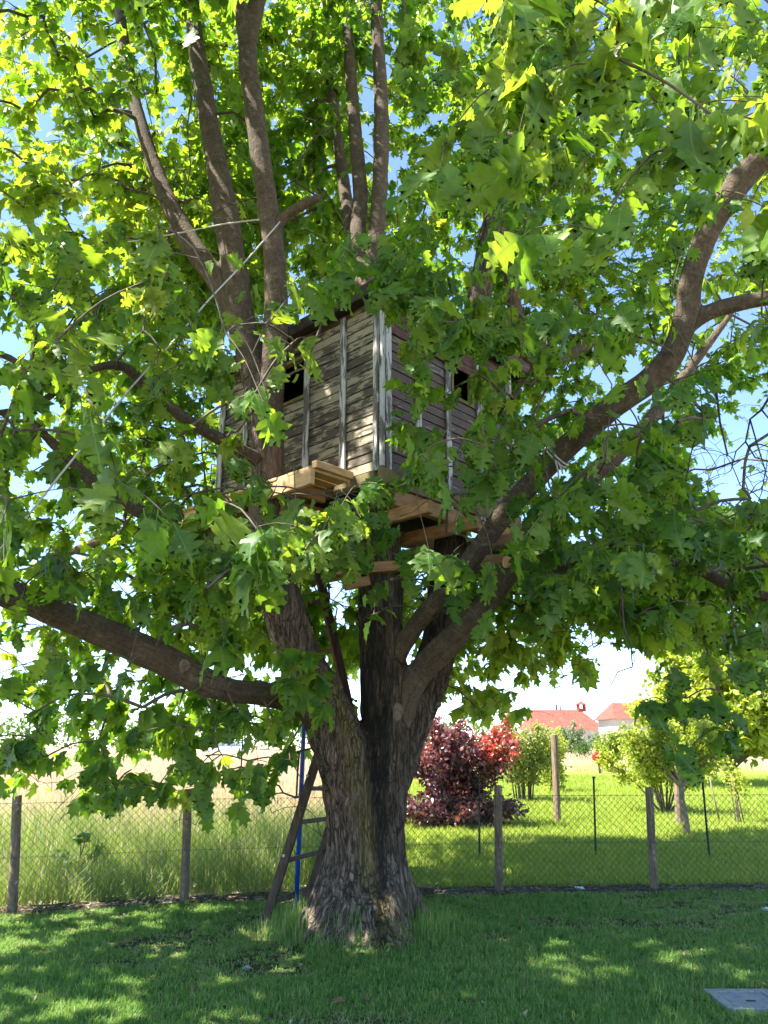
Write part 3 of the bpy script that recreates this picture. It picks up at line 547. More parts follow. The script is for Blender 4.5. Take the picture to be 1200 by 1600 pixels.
# ------------------------------------------------------------------ leaves
def leaf_shape(hd, seed, xd=False):
    """red oak leaf of unit length along +Y, upper side +Z; returns verts, tris, uv"""
    r = random.Random(seed)
    if hd: lobes = [(0.10, 0.10, None), (0.27, 0.25, 0.31), (0.42, 0.45, 0.50), (0.42, 0.68, 0.69), (0.24, 0.88, 0.86)]; sin_ = [0.18, 0.25, 0.25, 0.12]
    else: lobes = [(0.30, 0.27, 0.33), (0.44, 0.54, 0.60), (0.34, 0.82, 0.80)]; sin_ = [0.19, 0.23, 0.12]
    if xd: lobes = [(0.38, 0.36, 0.44), (0.42, 0.72, 0.72)]; sin_ = [0.20, 0.17]
    fold, droop, wav = r.uniform(0.0, 0.40), r.uniform(0.05, 0.60), r.uniform(0.03, 0.10); twist = r.uniform(-0.5, 0.5)
    V = []; Tn = []
    def v(x, y): V.append((x, y)); return len(V) - 1
    ys = [0.0] + [l[2] for l in lobes if l[2]] + [1.0]
    mid = [v(0, yy) for yy in ys]
    for sd_ in (1, -1):
        prev = mid[0]; k = 0
        def tri(a, b, c): Tn.append((a, b, c) if sd_ > 0 else (a, c, b))
        first = True
        for lx, ly, sy in lobes:
            lx *= r.uniform(0.78, 1.14); ly += r.uniform(-0.035, 0.035)
            if sy is None: sh = v(sd_ * lx, ly); prev_extra = sh; continue
            tip = v(sd_ * lx, ly); sn = v(sd_ * sin_[k], sy); m0, m1 = mid[k], mid[k + 1]
            if hd:
                base = v(sd_ * 0.12, 0.10) if first else prev
                tri(m0, base, m1)
                mx, my = V[base]; 
                t1 = v(sd_ * (lx * 0.80), ly - 0.085); t2 = v(sd_ * (lx * 0.62), ly + 0.055 * (1 if sy >= ly else 0.6))
                tri(base, t1, m1); tri(t1, tip, t2); tri(m1, t1, t2); tri(m1, t2, sn)
            else:
                if first: tri(m0, tip, sn); tri(m0, sn, m1)
                else: tri(prev, tip, sn); tri(m0, prev, sn); tri(m0, sn, m1)
            prev = sn; first = False; k += 1
        tri(mid[-2], prev, mid[-1])
    A = np.array(V); x, yy = A[:, 0], A[:, 1]
    z = fold * np.abs(x) * 0.7 - droop * yy**2 + wav * np.sin(yy * 9 + x * 7 + seed) * np.minimum(np.abs(x) * 4, 1) + twist * x * yy - 0.25 * np.clip(np.abs(x) - 0.2, 0, 1)
    return np.c_[x, yy, z], np.array(Tn), np.c_[x + 0.5, yy]
def leaf_min():
    V = np.array([(0, 0, 0), (0.33, 0.30, 0.03), (0.42, 0.66, 0.02), (0, 1, -0.15), (-0.42, 0.66, 0.02), (-0.33, 0.30, 0.03)]); return V, np.array([(0, 1, 2), (0, 2, 3), (0, 3, 4), (0, 4, 5)]), V[:, :2] + [0.5, 0]
LEAF_HD = [leaf_shape(True, s) for s in range(14)]; LEAF_LD = [leaf_shape(False, s) for s in range(6)]; LEAF_XD = [leaf_shape(False, s, True) for s in range(6)]

# where the crown hangs, in terms of the photograph's lower outline of the foliage
ENVX = [-400, 0, 60, 130, 200, 240, 290, 330, 390, 430, 470, 520, 545, 575, 640, 690, 790, 850, 920, 955, 970, 990, 1050, 1100, 1170, 1200, 1600]
ENVY = [1240, 1235, 1205, 1250, 1270, 1275, 1248, 1280, 1270, 1235, 1175, 1150, 1120, 1045, 1010, 1118, 1120, 1082, 1040, 1015, 1000, 1000, 1005, 1010, 1030, 1040, 1090]
SKYW = [[(1045, 690), (1090, 668), (1130, 650), (1200, 625), (1400, 610), (1400, 780), (1200, 788), (1110, 800), (1075, 740)],
        [(880, 960), (925, 985), (985, 985), (1000, 1040), (965, 1110), (930, 1110), (920, 1040), (885, 1010)],
        [(250, 160), (290, 140), (300, 230), (270, 250)],
        [(640, 895), (690, 895), (680, 1030), (640, 1040)], [(495, 900), (560, 900), (560, 1000), (505, 985)], [(300, 1148), (400, 1148), (412, 1185), (365, 1215), (312, 1192)]]
HOUSE_L = [(445, 545), (500, 470), (600, 455), (612, 600), (600, 730), (545, 745), (480, 755), (440, 760)]
HOUSE_R = [(600, 470), (690, 480), (800, 560), (805, 850), (640, 790), (600, 700)]
STEMS = [[(190, 150), (260, 200), (340, 400), (300, 100), (360, 60), (440, 0), (370, 0), (440, 300), (455, 620), (450, 760), (395, 760), (370, 560), (300, 450), (230, 300)],
         [(535, 0), (612, 0), (612, 400), (540, 420)]]
LIMBV = [[(0, 890), (120, 945), (290, 1005), (400, 1060), (400, 1110), (290, 1090), (120, 1010), (0, 980)],
         [(930, 650), (1030, 570), (1060, 420), (1130, 290), (1200, 220), (1200, 300), (1130, 370), (1100, 490), (1060, 590), (960, 660), (830, 780), (740, 880), (720, 850), (820, 740)],
         [(640, 1080), (690, 1000), (790, 900), (820, 930), (700, 1060), (650, 1130)], [(560, 900), (640, 900), (640, 1500), (560, 1500)], [(925, 745), (985, 680), (1000, 700), (935, 760)],
         [(1090, 490), (1200, 450), (1200, 490), (1100, 510)], [(630, 775), (795, 830), (795, 880), (640, 840)], [(470, 735), (560, 735), (560, 775), (430, 800), (360, 850), (350, 815)], [(500, 900), (560, 900), (560, 1140), (530, 1100)]]
def keep_leaf(B, A, X, hang, sz):
    P = B + A * 0.07; px, py, d = project(P); Y = P[:, 1]; n = len(P); u = rng.random(n)
    fr = (d > 0.2) & (px > -120) & (px < 1320) & (py > -150) & (py < 1650)
    jx, jy = px + rng.normal(0, 12, n), py + rng.normal(0, 8, n)
    probes = [project(B + A * (t * sz)[:, None] + X * (q * sz)[:, None]) for t, q in ((np.full(n, 0.0), 0 * sz), (np.full(n, 0.5), np.full(n, 0.38)), (np.full(n, 0.5), np.full(n, -0.38)), (np.full(n, 1.0), 0 * sz))]
    def hit(poly):
        h = inpoly(px, py, poly)
        for a, b, _ in probes: h |= inpoly(a, b, poly)
        return h
    k = np.ones(n, bool)
    k &= ~(fr & (jy + 75 * (vnoise(np.c_[px / 34, Y * 1.5, px * 0]) - 0.5) > np.interp(jx, ENVX, ENVY) - 14) & ~hang)
    for poly in SKYW: k &= ~(fr & inpoly(jx, jy, poly) & (u < 0.97))
    k &= ~(fr & inpoly(px, py, HOUSE_L) & (Y < 8.5) & (u < 0.84))
    k &= ~(fr & inpoly(px, py, HOUSE_R) & (Y < 9.0) & (u < 0.28))
    k &= ~(fr & hit([(628, 772), (700, 788), (800, 838), (800, 876), (640, 828)]) & (Y < 7.6) & (u < 0.95))
    for poly in STEMS: k &= ~(fr & hit(poly) & (Y < 8.2) & (u < 0.80))
    for poly in LIMBV: k &= ~(fr & hit(poly) & (Y < 7.3) & (u < 0.86))
    k &= ~(fr & (d < 1.3)); k &= P[:, 2] > 0.9
    return k

# shoots : position, direction, number of leaves, size class
sh_P, sh_n, sh_t, sh_d = [], [], [], []
def shoots(n, xr, yr, Yr, cnt=9, tone=0.0, poly=None, pw=1.0, hang=False):
    px = rng.uniform(*xr, n); py = rng.uniform(*yr, n); Y = Yr[0] + (Yr[1] - Yr[0]) * rng.random(n)**pw
    if poly is not None: k = inpoly(px, py, poly); px, py, Y = px[k], py[k], Y[k]
    for a, b, c in zip(px, py, Y):
        sh_P.append(at(a, b, c)); sh_n.append(cnt); sh_t.append(tone); sh_d.append(hang)
shoots(60, (-120, 470), (340, 900), (2.9, 4.6), 8)
shoots(120, (-100, 400), (340, 1000), (4.6, 7.0), 9)
shoots(22, (-60, 420), (880, 1060), (4.0, 5.5), 8)
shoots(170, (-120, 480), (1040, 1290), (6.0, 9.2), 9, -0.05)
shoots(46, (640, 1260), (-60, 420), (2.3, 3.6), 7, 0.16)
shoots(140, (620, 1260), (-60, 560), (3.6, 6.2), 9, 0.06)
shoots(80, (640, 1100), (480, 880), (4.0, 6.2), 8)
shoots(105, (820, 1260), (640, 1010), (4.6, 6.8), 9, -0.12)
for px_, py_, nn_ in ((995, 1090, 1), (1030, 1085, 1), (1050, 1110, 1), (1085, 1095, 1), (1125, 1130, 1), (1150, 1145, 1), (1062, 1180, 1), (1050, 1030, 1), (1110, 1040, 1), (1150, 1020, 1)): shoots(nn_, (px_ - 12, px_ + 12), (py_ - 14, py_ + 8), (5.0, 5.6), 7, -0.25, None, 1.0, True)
shoots(5, (1170, 1260), (960, 1100), (4.2, 5.4), 8, -0.1, None, 1.0, True)
shoots(1, (255, 275), (-40, -25), (1.7, 1.75), 2, 0.25); shoots(1, (300, 315), (15, 25), (1.8, 1.85), 2, 0.2)
shoots(6, (640, 860), (-60, 30), (1.9, 2.4), 6, 0.2)
shoots(14, (545, 640), (330, 500), (4.6, 5.4), 8)
shoots(9, (430, 540), (400, 560), (3.6, 4.6), 7, 0.05)
shoots(22, (380, 620), (740, 890), (4.0, 5.2), 8)
shoots(18, (560, 780), (760, 980), (4.8, 6.4), 7)
shoots(14, (430, 530), (990, 1140), (6.0, 6.6), 8)
shoots(7, (570, 640), (880, 1010), (6.2, 6.8), 6)
shoots(170, (660, 930), (830, 1120), (8.0, 11.5), 10, 0.12)
shoots(200, (-100, 560), (900, 1240), (8.0, 12.0), 10, 0.04)
shoots(90, (930, 1260), (700, 1010), (7.0, 10.5), 10, -0.05)
shoots(260, (-60, 580), (-60, 400), (7.4, 11.0), 10, 0.08)
shoots(260, (430, 760), (-60, 440), (8.6, 13.0), 10, 0.15)
shoots(13, (520, 720), (395, 480), (4.6, 5.6), 7, 0.0)
shoots(9, (640, 800), (500, 780), (4.2, 5.6), 7, 0.0)
shoots(220, (-60, 420), (-60, 420), (7.6, 12.5), 10, 0.10); shoots(120, (700, 1260), (-60, 620), (7.0, 11.0), 10, 0.08)
shoots(26, (390, 640), (745, 900), (4.6, 6.0), 8, 0.0); shoots(20, (230, 430), (760, 900), (4.6, 6.2), 8, 0.0); shoots(26, (615, 810), (500, 800), (4.8, 6.3), 8, 0.0); shoots(12, (540, 720), (395, 470), (4.8, 5.8), 8, 0.0); shoots(5, (715, 760), (560, 620), (5.2, 6.2), 8, 0.0); shoots(3, (445, 475), (560, 600), (5.2, 5.8), 7, 0.05)
nv = len(sh_P)
# the far and the high crown: an uneven shell round the limbs
def crown(n):
    u = rng.normal(size=(n, 3)); u /= np.linalg.norm(u, axis=1)[:, None]
    r = rng.uniform(0.42, 1.0, n)**0.55
    lump = 0.72 + 0.5 * vnoise(u * 2.3 + 20)
    P = np.array([1.2, 7.9, 6.8]) + u * r[:, None] * lump[:, None] * np.array([6.3, 6.4, 7.6])
    gap = vnoise(P * 0.62 + 40) * 0.6 + vnoise(P * 1.5 + 9) * 0.4
    P = P[(P[:, 2] > 2.6) & (gap > 0.40)]
    px, py, d = project(P); fr = (d > 0.3) & (px > -60) & (px < 1260) & (py > -60) & (py < 1650)
    k = ~fr | ((P[:, 1] > 7.4) & (py < 1100)) | ((py < 330) & (P[:, 1] > 5.6))
    gx, gy = P[:, 0] + 0.647 * P[:, 2], P[:, 1] + 0.141 * P[:, 2]; shade = (gx > -5.2) & (gx < 5.5) & (gy > 4.3) & (gy < 9.2)
    field = (gx > -7) & (gx < -0.6) & (gy > 9.7) & (gy < 15)
    k &= ~(~fr & (rng.random(len(P)) < np.where(shade, 0.15, np.where(field, 0.98, 0.97)))); k &= ~(fr & field & (rng.random(len(P)) < 0.55))  # unseen crown shaped for light: kept to shade the lawn, thinned elsewhere
    k &= ~((P[:, 1] < 1.5) & (P[:, 2] < 3.2))
    return P[k]
def shade_crown(n):  # leaves out of view at upper left, added only to shade the lawn
    u = rng.normal(size=(n, 3)); u /= np.linalg.norm(u, axis=1)[:, None]
    P = np.array([-2.6, 5.4, 7.6]) + u * (rng.random(n)**0.4)[:, None] * np.array([4.4, 3.6, 4.2]); px, py, d = project(P)
    gap = vnoise(P * 0.9 + 11)
    return P[~((d > 0.3) & (px > -60) & (px < 1260) & (py > -60) & (py < 1650)) & (P[:, 2] > 3.6) & (gap > 0.30)]
far = np.vstack([crown(24000), shade_crown(1900)])
sh_far = np.r_[np.zeros(len(sh_P), bool), np.ones(len(far), bool)]; sh_P = np.vstack([np.array(sh_P), far]); sh_n = np.array(sh_n + [10] * len(far)); sh_t = np.array(sh_t + [0.0] * len(far))
NS = len(sh_P)

# twigs : grow every shoot from the nearest wood (nearest first), thickness from the number of shoots it carries
sel = (LID >= 2)
nodesP = [p for p in CEN[sel][::4]]; 
NP = np.zeros((len(nodesP) + NS * 7, 3), np.float32); NP[:len(nodesP)] = np.array(nodesP); nn = len(nodesP); parent = np.full(len(NP), -1, np.int64); load = np.zeros(len(NP)); base_n = nn
d0 = np.full(NS, 9e9)
for a in range(0, NS, 4096):
    q = sh_P[a:a + 4096].astype(np.float32); B0 = NP[:nn]
    d0[a:a + 4096] = np.sqrt(np.maximum(((q**2).sum(1)[:, None] + (B0**2).sum(1)[None] - 2 * q @ B0.T).min(1), 0))
order = np.argsort(d0); paths = []; tipdir = np.zeros((NS, 3))
for i in order:
    p = sh_P[i].astype(np.float32); dd = ((NP[:nn] - p)**2).sum(1); j = int(np.argmin(dd)); a = NP[j].astype(float); L = math.sqrt(dd[j])
    m = int(min(6, max(2, L / 0.25))); t = np.linspace(0, 1, m + 1)[1:, None]
    sag = np.array([0, 0, 1.0]) * (0.18 * L) * (t * (1 - t)) * 2; jit = rng.normal(0, 0.030 * L, (m, 3)) * (1 - t)
    q = a + (p - a) * t + sag + jit; idx = [j]
    for r in range(m):
        NP[nn] = q[r]; parent[nn] = idx[-1]; idx.append(nn); nn += 1
    tipdir[i] = (q[-1] - (q[-2] if m > 1 else a)); paths.append(idx)
ndl = np.zeros(nn)
for idx in paths: ndl[idx[-1]] += 1
for v_ in range(nn - 1, base_n - 1, -1): ndl[parent[v_]] += ndl[v_]
tipdir /= np.linalg.norm(tipdir, axis=1)[:, None] + 1e-6
pxy = project(NP[:nn].astype(float))
tw = Soup()
for idx in paths:
    P = NP[idx].astype(float); r = 0.0024 * np.maximum(ndl[idx], 1)**0.46; r[0] = min(r[0], r[1] * 1.1) if idx[0] < base_n else r[0]
    px, py = pxy[0][idx], pxy[1][idx]; vis = ((px > -30) & (px < 1230) & (py > -30) & (py < 1400) & (pxy[2][idx] > 0)).any()
    if not vis and r.max() < 0.008: continue
    # keep the fine twigs off the views through to the house
    mid = len(idx) // 2
    if P[:, 1].max() < 8 and (inpoly(px[mid:mid + 1], py[mid:mid + 1], HOUSE_L)[0]) and ndl[idx[1]] < 3 and random.random() < 0.8: continue
    r = np.minimum(r, 0.035)
    if len(P) > 2 and pxy[2][idx].min() < 7 and vis: q = catmull(np.c_[P, r], 0.07); P, r = q[:, :3], q[:, 3]
    V, Fc = tube(P, r, 4 if r.max() < 0.01 else 6, False); tw.add(V, Fc)
tag(mobj("twigs", tw.mesh("twigs", M_TWIG), OAK), kind="stuff")

# leaves on the shoots
cnt = sh_n; sid = np.repeat(np.arange(NS), cnt); n = len(sid)
kk = np.concatenate([np.arange(c) / max(c - 1, 1) for c in cnt])
td = tipdir[sid] * np.array([1, 1, 0.6]); td /= np.linalg.norm(td, axis=1)[:, None] + 1e-6
slen = rng.uniform(0.16, 0.34, NS)[sid]
base = sh_P[sid] - td * ((1 - kk**0.6) * slen)[:, None]
rv = rng.normal(size=(n, 3)); rv -= td * (rv * td).sum(1)[:, None]; rv /= np.linalg.norm(rv, axis=1)[:, None] + 1e-6
op = rng.uniform(0.5, 1.3, n)
ax = td * np.cos(op)[:, None] + rv * np.sin(op)[:, None]
ax[:, 2] = ax[:, 2] * 0.5 - np.where(sh_far[sid], rng.uniform(0.05, 1.0, n), rng.uniform(0.15, 1.7, n))
ax /= np.linalg.norm(ax, axis=1)[:, None]
upn = np.array([0, 0, 1.0]) + rng.normal(0, 0.38, (n, 3))
nz = upn - ax * (upn * ax).sum(1)[:, None]; nz /= np.linalg.norm(nz, axis=1)[:, None] + 1e-6
xx = np.cross(ax, nz)
pet = rng.uniform(0.02, 0.05, n); size = rng.gamma(14, 0.160 / 14, n) * np.where(sh_far[sid], 0.86, 0.97); size *= np.where(kk > 0.9, 0.85, 1)
org = base + ax * pet[:, None]
sh_d = np.r_[np.array(sh_d), np.zeros(len(far), bool)]; keep = keep_leaf(org, ax, xx, sh_d[sid], size)
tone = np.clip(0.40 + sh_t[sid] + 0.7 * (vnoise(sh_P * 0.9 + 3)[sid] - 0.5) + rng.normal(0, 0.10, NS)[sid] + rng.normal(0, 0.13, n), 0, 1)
org, ax, nz, xx, size, tone, base = (q[keep] for q in (org, ax, nz, xx, size, tone, base)); n = len(org)
px, py, dd = project(org + ax * 0.07); vis = (px > -60) & (px < 1260) & (py > -60) & (py < 1400) & (dd > 0.3)
psize = np.where(vis, size * F / np.maximum(dd, 0.3), 0)
big = np.argsort(-psize)[:300]; isbig = np.zeros(n, bool); isbig[big] = True
nearm = vis & ~isbig & (dd < 6.0); farm = vis & ~isbig & ~nearm; outm = ~vis
def realise(mask, shapes, name, mat):
    idx = np.nonzero(mask)[0]; which = rng.integers(0, len(shapes), len(idx)); Vs, Fs, Us, Ts = [], [], [], []; off = 0
    for s_, (v, t, u) in enumerate(shapes):
        I = idx[which == s_]; m = len(I)
        if m == 0: continue
        sc = size[I][:, None, None]
        W = org[I][:, None] + sc * (v[None, :, 0:1] * xx[I][:, None] + v[None, :, 1:2] * ax[I][:, None] + v[None, :, 2:3] * nz[I][:, None])
        Vs.append(W.reshape(-1, 3)); Fs.append((t[None] + (np.arange(m) * len(v))[:, None, None] + off).reshape(-1, 3)); off += m * len(v)
        Us.append(np.tile(u, (m, 1))); Ts.append(np.repeat(tone[I], len(v)))
    me = npmesh(name, np.vstack(Vs), np.vstack(Fs), mat, True, uv=np.vstack(Us), tone=np.concatenate(Ts))
    return tag(mobj(name, me, OAK), kind="stuff")
realise(nearm, LEAF_HD, "foliage", M_LEAF_NEAR); realise(farm & (dd < 9.0), LEAF_LD, "foliage", M_LEAF); realise(farm & (dd >= 9.0), LEAF_XD, "foliage", M_LEAF); realise(outm, [leaf_min()], "foliage", M_LEAF)  # the last mesh holds the unseen leaves, those added for shade among them
LM = []
for s_, (v, t, u) in enumerate(LEAF_HD):
    for tone_ in (0.25, 0.45, 0.7):
        w_ = 0.012; st = np.array([(-w_, -0.22, 0.03), (w_, -0.22, 0.03), (w_, 0.02, 0), (-w_, 0.02, 0)])     # the leaf stalk
        V = np.vstack([v, st]); T = np.vstack([t, [[len(v), len(v) + 1, len(v) + 2], [len(v), len(v) + 2, len(v) + 3]]])
        LM.append((tone_, npmesh("leaf", V, T, M_LEAF_NEAR, True, uv=np.vstack([u, [[0.5, 0]] * 4]), tone=np.full(len(V), tone_))))
for i in big:
    c = [m for t_, m in LM if abs(t_ - tone[i]) == min(abs(t2 - tone[i]) for t2, _ in LM)]; me = random.choice(c); s_ = size[i]
    W = Matrix(((xx[i, 0] * s_, ax[i, 0] * s_, nz[i, 0] * s_, org[i, 0]), (xx[i, 1] * s_, ax[i, 1] * s_, nz[i, 1] * s_, org[i, 1]), (xx[i, 2] * s_, ax[i, 2] * s_, nz[i, 2] * s_, org[i, 2]), (0, 0, 0, 1)))
    mobj("leaf", me, OAK, W)
print("LEAVES", n, "near", nearm.sum(), "far", farm.sum(), "out", outm.sum(), "shoots", NS, "twig tris", sum(len(f) for f in tw.F))

# dead twigs
M_DEAD = simple("dead_twig", [(0.3, (0.03, 0.024, 0.02)), (0.7, (0.07, 0.055, 0.045))], 30)
def deadpath(pts, Y, r0, r1):
    P = np.array([at(a, b, Y + 0.15 * math.sin(a * 0.13)) for a, b in pts]); V, Fc = tube(P, np.linspace(r0, r1, len(P)), 5); mobj('dead_twig', npmesh('dead_twig', V, Fc, M_DEAD, True), OAK)
deadpath([(1245, 560), (1215, 600), (1190, 640), (1172, 655), (1165, 690), (1150, 705), (1142, 735)], 4.6, 0.010, 0.003)
deadpath([(1172, 655), (1185, 700), (1196, 735), (1190, 770), (1178, 800)], 4.6, 0.006, 0.002)
deadpath([(1165, 690), (1180, 715), (1200, 720), (1230, 735)], 4.6, 0.006, 0.003); deadpath([(1190, 640), (1210, 665), (1235, 680)], 4.6, 0.006, 0.003)
deadpath([(1196, 735), (1168, 745), (1150, 760)], 4.6, 0.004, 0.0015); deadpath([(1118, 600), (1125, 660), (1137, 712)], 4.6, 0.009, 0.006)
deadpath([(1142, 735), (1128, 745)], 4.6, 0.003, 0.001); deadpath([(1150, 705), (1125, 712), (1108, 735)], 4.6, 0.003, 0.0015)
deadpath([(970, 905), (975, 980), (986, 1010), (988, 1042), (965, 1050), (955, 1070), (928, 1077)], 4.4, 0.006, 0.002); deadpath([(976, 985), (992, 1030), (986, 1045)], 4.4, 0.003, 0.002)
deadpath([(300, 150), (292, 200), (298, 260), (285, 330), (272, 360)], 6.9, 0.009, 0.004); deadpath([(298, 260), (312, 225), (330, 200)], 6.9, 0.004, 0.002); deadpath([(336, 178), (365, 175), (385, 190)], 7.0, 0.016, 0.012)
deadpath([(535, 190), (490, 215), (470, 250), (463, 285), (500, 310)], 6.8, 0.006, 0.012); deadpath([(463, 280), (430, 300), (360, 320), (330, 335)], 6.8, 0.007, 0.004)
deadpath([(320, 848), (325, 780), (315, 700), (320, 600)], 6.3, 0.01, 0.004)

# ================================================================== TREE HOUSE
AL = math.radians(-46.7); DL = Vector((math.sin(AL), math.cos(AL), 0)); DR = Vector((math.cos(AL), -math.sin(AL), 0)).normalized()
DR = Vector((-DL.y * -1, -DL.x, 0)); DR = Vector((DL.y, -DL.x, 0))
C0 = Vector((-0.017, 6.5, 0)); ZF, ZT = 3.98, 5.70; WL, WR = 2.55, 2.10; UPV = Vector((0, 0, 1))
TH = empty("tree_house", C0 + (DL * WL + DR * WR) / 2 + UPV * 3.6, "weathered plank tree house with flaking white battens high in the oak", "tree house")
def wframe(o, along, z):     # matrix: local x along wall, local y outward, z up
    out = along.cross(UPV); c = C0 + (DL * WL + DR * WR) / 2
    if (o + along - c).dot(out) < 0: out = -out
    return Matrix(((along.x, out.x, 0, o.x), (along.y, out.y, 0, o.y), (0, 0, 1, z), (0, 0, 0, 1)))
BH = 0.094; boards_cache = {}
def boardmesh(L, mat):
    key = (round(L, 2), mat.name)
    if key not in boards_cache:
        bm = bmesh.new(); addbox(bm, (L / 2, 0, BH / 2), (L / 2, 0, 0), (0, 0.010, 0), (0, 0, BH / 2 - 0.003))
        for v_ in bm.verts:
            if v_.co.z > BH / 2 and v_.co.y > 0: v_.co.y -= 0.009     # each board leans back like weatherboard
        me = bpy.data.meshes.new("board"); bmesh.ops.recalc_face_normals(bm, faces=list(bm.faces)); bm.to_mesh(me); bm.free(); me.materials.append(mat); boards_cache[key] = me
    return boards_cache[key]
def wall(o, along, L, mat, wins):
    Wm = wframe(o, along, 0); bm = bmesh.new()
    segs = []
    x0 = 0
    H = ZT - ZF
    for a, b, z0, z1 in wins: pass
    # backing of dark boards, open at the windows
    xs_ = sorted({0, L, *[a for a, b, _, _ in wins], *[b for a, b, _, _ in wins]}); 
    for xa, xb in zip(xs_[:-1], xs_[1:]):
        hit = [w_ for w_ in wins if w_[0] <= xa + 1e-6 and w_[1] >= xb - 1e-6]
        if hit:
            _, _, z0, z1 = hit[0]; parts = [(ZF, z0), (z1, ZT)]
        else: parts = [(ZF, ZT)]
        for za, zb in parts: addbox(bm, ((xa + xb) / 2, -0.022, (za + zb) / 2), ((xb - xa) / 2 - 0.001, 0, 0), (0, 0.008, 0), (0, 0, (zb - za) / 2))
    wo = bmobj("wall", bm, M_DARK, TH, Wm)
    z = ZF - 0.02; nrow = int((ZT - ZF) / BH) + 1
    for i in range(nrow):
        zz = z + i * BH; cuts = [(0, L)]
        for a, b, z0, z1 in wins:
            if zz + BH > z0 + 0.02 and zz < z1 - 0.02: cuts = [c for (p, q) in cuts for c in (((p, a), (b, q)) if p < a and q > b else ((p, q),))]
        for p, q in cuts:
            if q - p < 0.03: continue
            mobj("board", boardmesh(q - p, mat), wo, Wm @ Matrix.Translation((p, 0.004 + random.uniform(-0.003, 0.003), zz)) @ Matrix.Rotation(random.uniform(-0.003, 0.003), 4, 'Y'))
    return Wm, wo
def batten(Wm, par, x, z0, z1, wd=0.07, th=0.026, y=0.033, mat=None):
    bm = bmesh.new(); addbox(bm, (0, 0, (z1 - z0) / 2), (wd / 2, 0, 0), (0, th / 2, 0), (0, 0, (z1 - z0) / 2))
    return bmobj("batten", bm, mat or M_BATTEN, TH, Wm @ Matrix.Translation((x, y, z0)) @ Matrix.Rotation(random.uniform(-0.012, 0.012), 4, 'Y'), bevel=0.004)
W1, w1 = wall(C0, DL, WL, M_BOARD_L, [(1.06, 1.52, 5.0, 5.5)])
W2, w2 = wall(C0, DR, WR, M_BOARD_R, [(1.02, 1.40, 5.0, 5.45)])
W3, w3 = wall(C0 + DL * WL, DR, WR, M_BOARD_R, []); W4, w4 = wall(C0 + DR * WR, DL, WL, M_BOARD_L, [(0.9, 1.5, 5.0, 5.5)])
for x_ in (0.05, 0.485, 1.02, 1.56, 2.05, 2.50): batten(W1, w1, x_, ZF - 0.04, ZT - 0.03, 0.075 if x_ > 0.2 else 0.06)
for x_, zb in ((0.055, 3.86), (0.47, 3.9), (0.93, 3.77), (1.46, 3.77), (2.0, 3.75)): batten(W2, w2, x_, zb, ZT - 0.03)
for Wm, w_, L in ((W3, w3, WR), (W4, w4, WL)):
    for x_ in (0.05, L / 2, L - 0.05): batten(Wm, w_, x_, ZF - 0.03, ZT - 0.03)
def window(Wm, a, b, z0, z1):
    bm = bmesh.new(); f = 0.035
    for c, hx, hz in (((a + b) / 2, (b - a) / 2, None),): pass
    addbox(bm, ((a + b) / 2, -0.005, z0 + f / 2), ((b - a) / 2, 0, 0), (0, 0.03, 0), (0, 0, f / 2)); addbox(bm, ((a + b) / 2, -0.005, z1 - f / 2), ((b - a) / 2, 0, 0), (0, 0.03, 0), (0, 0, f / 2))
    for x_ in (a + f / 2, b - f / 2): addbox(bm, (x_, -0.005, (z0 + z1) / 2), (f / 2, 0, 0), (0, 0.03, 0), (0, 0, (z1 - z0) / 2 - f))
    bmobj("window_frame", bm, M_MOSSY, TH, Wm)
window(W1, 1.06, 1.52, 5.0, 5.5); window(W2, 1.02, 1.40, 5.0, 5.45); window(W4, 0.9, 1.5, 5.0, 5.5)
for cc in (C0, C0 + DL * WL, C0 + DR * WR, C0 + DL * WL + DR * WR):       # corner posts
    d = ((C0 + (DL * WL + DR * WR) / 2) - cc); d.z = 0; d.normalize(); bm = bmesh.new(); p = cc - d * 0.008
    addbox(bm, p + UPV * ((ZF + ZT) / 2 - 0.02), DL * 0.02, DR * 0.02, UPV * ((ZT - ZF) / 2 - 0.02)); bmobj("corner_post", bm, M_BATTEN, TH, bevel=0.004)
# roof : low hipped sheet with wide eaves, red-brown fascia under it
ov = 0.17
def rc(a, b, z): return C0 + DL * a + DR * b + UPV * z
bm = bmesh.new()
e = [rc(-ov, -ov, ZT + 0.02), rc(WL + ov, -ov, ZT + 0.02), rc(WL + ov, WR + ov, ZT + 0.02), rc(-ov, WR + ov, ZT + 0.02)]
lo = [bm.verts.new(p) for p in e]; hi = [bm.verts.new(p + UPV * 0.05) for p in e]; ap = [bm.verts.new(rc(WL / 2 - 0.3, WR / 2, ZT + 0.55)), bm.verts.new(rc(WL / 2 + 0.3, WR / 2, ZT + 0.55))]
bm.faces.new(lo[::-1])
for i in range(4): bm.faces.new((lo[i], lo[(i + 1) % 4], hi[(i + 1) % 4], hi[i]))
bm.faces.new((hi[0], hi[1], ap[1], ap[0])); bm.faces.new((hi[1], hi[2], ap[1])); bm.faces.new((hi[2], hi[3], ap[0], ap[1])); bm.faces.new((hi[3], hi[0], ap[0]))
ROOF = bmobj("roof", bm, M_ROOF, TH)
for a, b in ((e[0], e[1]), (e[1], e[2]), (e[2], e[3]), (e[3], e[0])):
    bm = bmesh.new(); t = (b - a).normalized(); out = t.cross(UPV); c = C0 + (DL * WL + DR * WR) / 2
    if (a - c).dot(out) < 0: out = -out
    beam(bm, a + out * 0.014 + UPV * 0.0, b + out * 0.014 + UPV * 0.0, 0.022, 0.13); bmobj("fascia", bm, M_FASCIA if abs(t.dot(DR)) > 0.7 else M_DARK, ROOF)
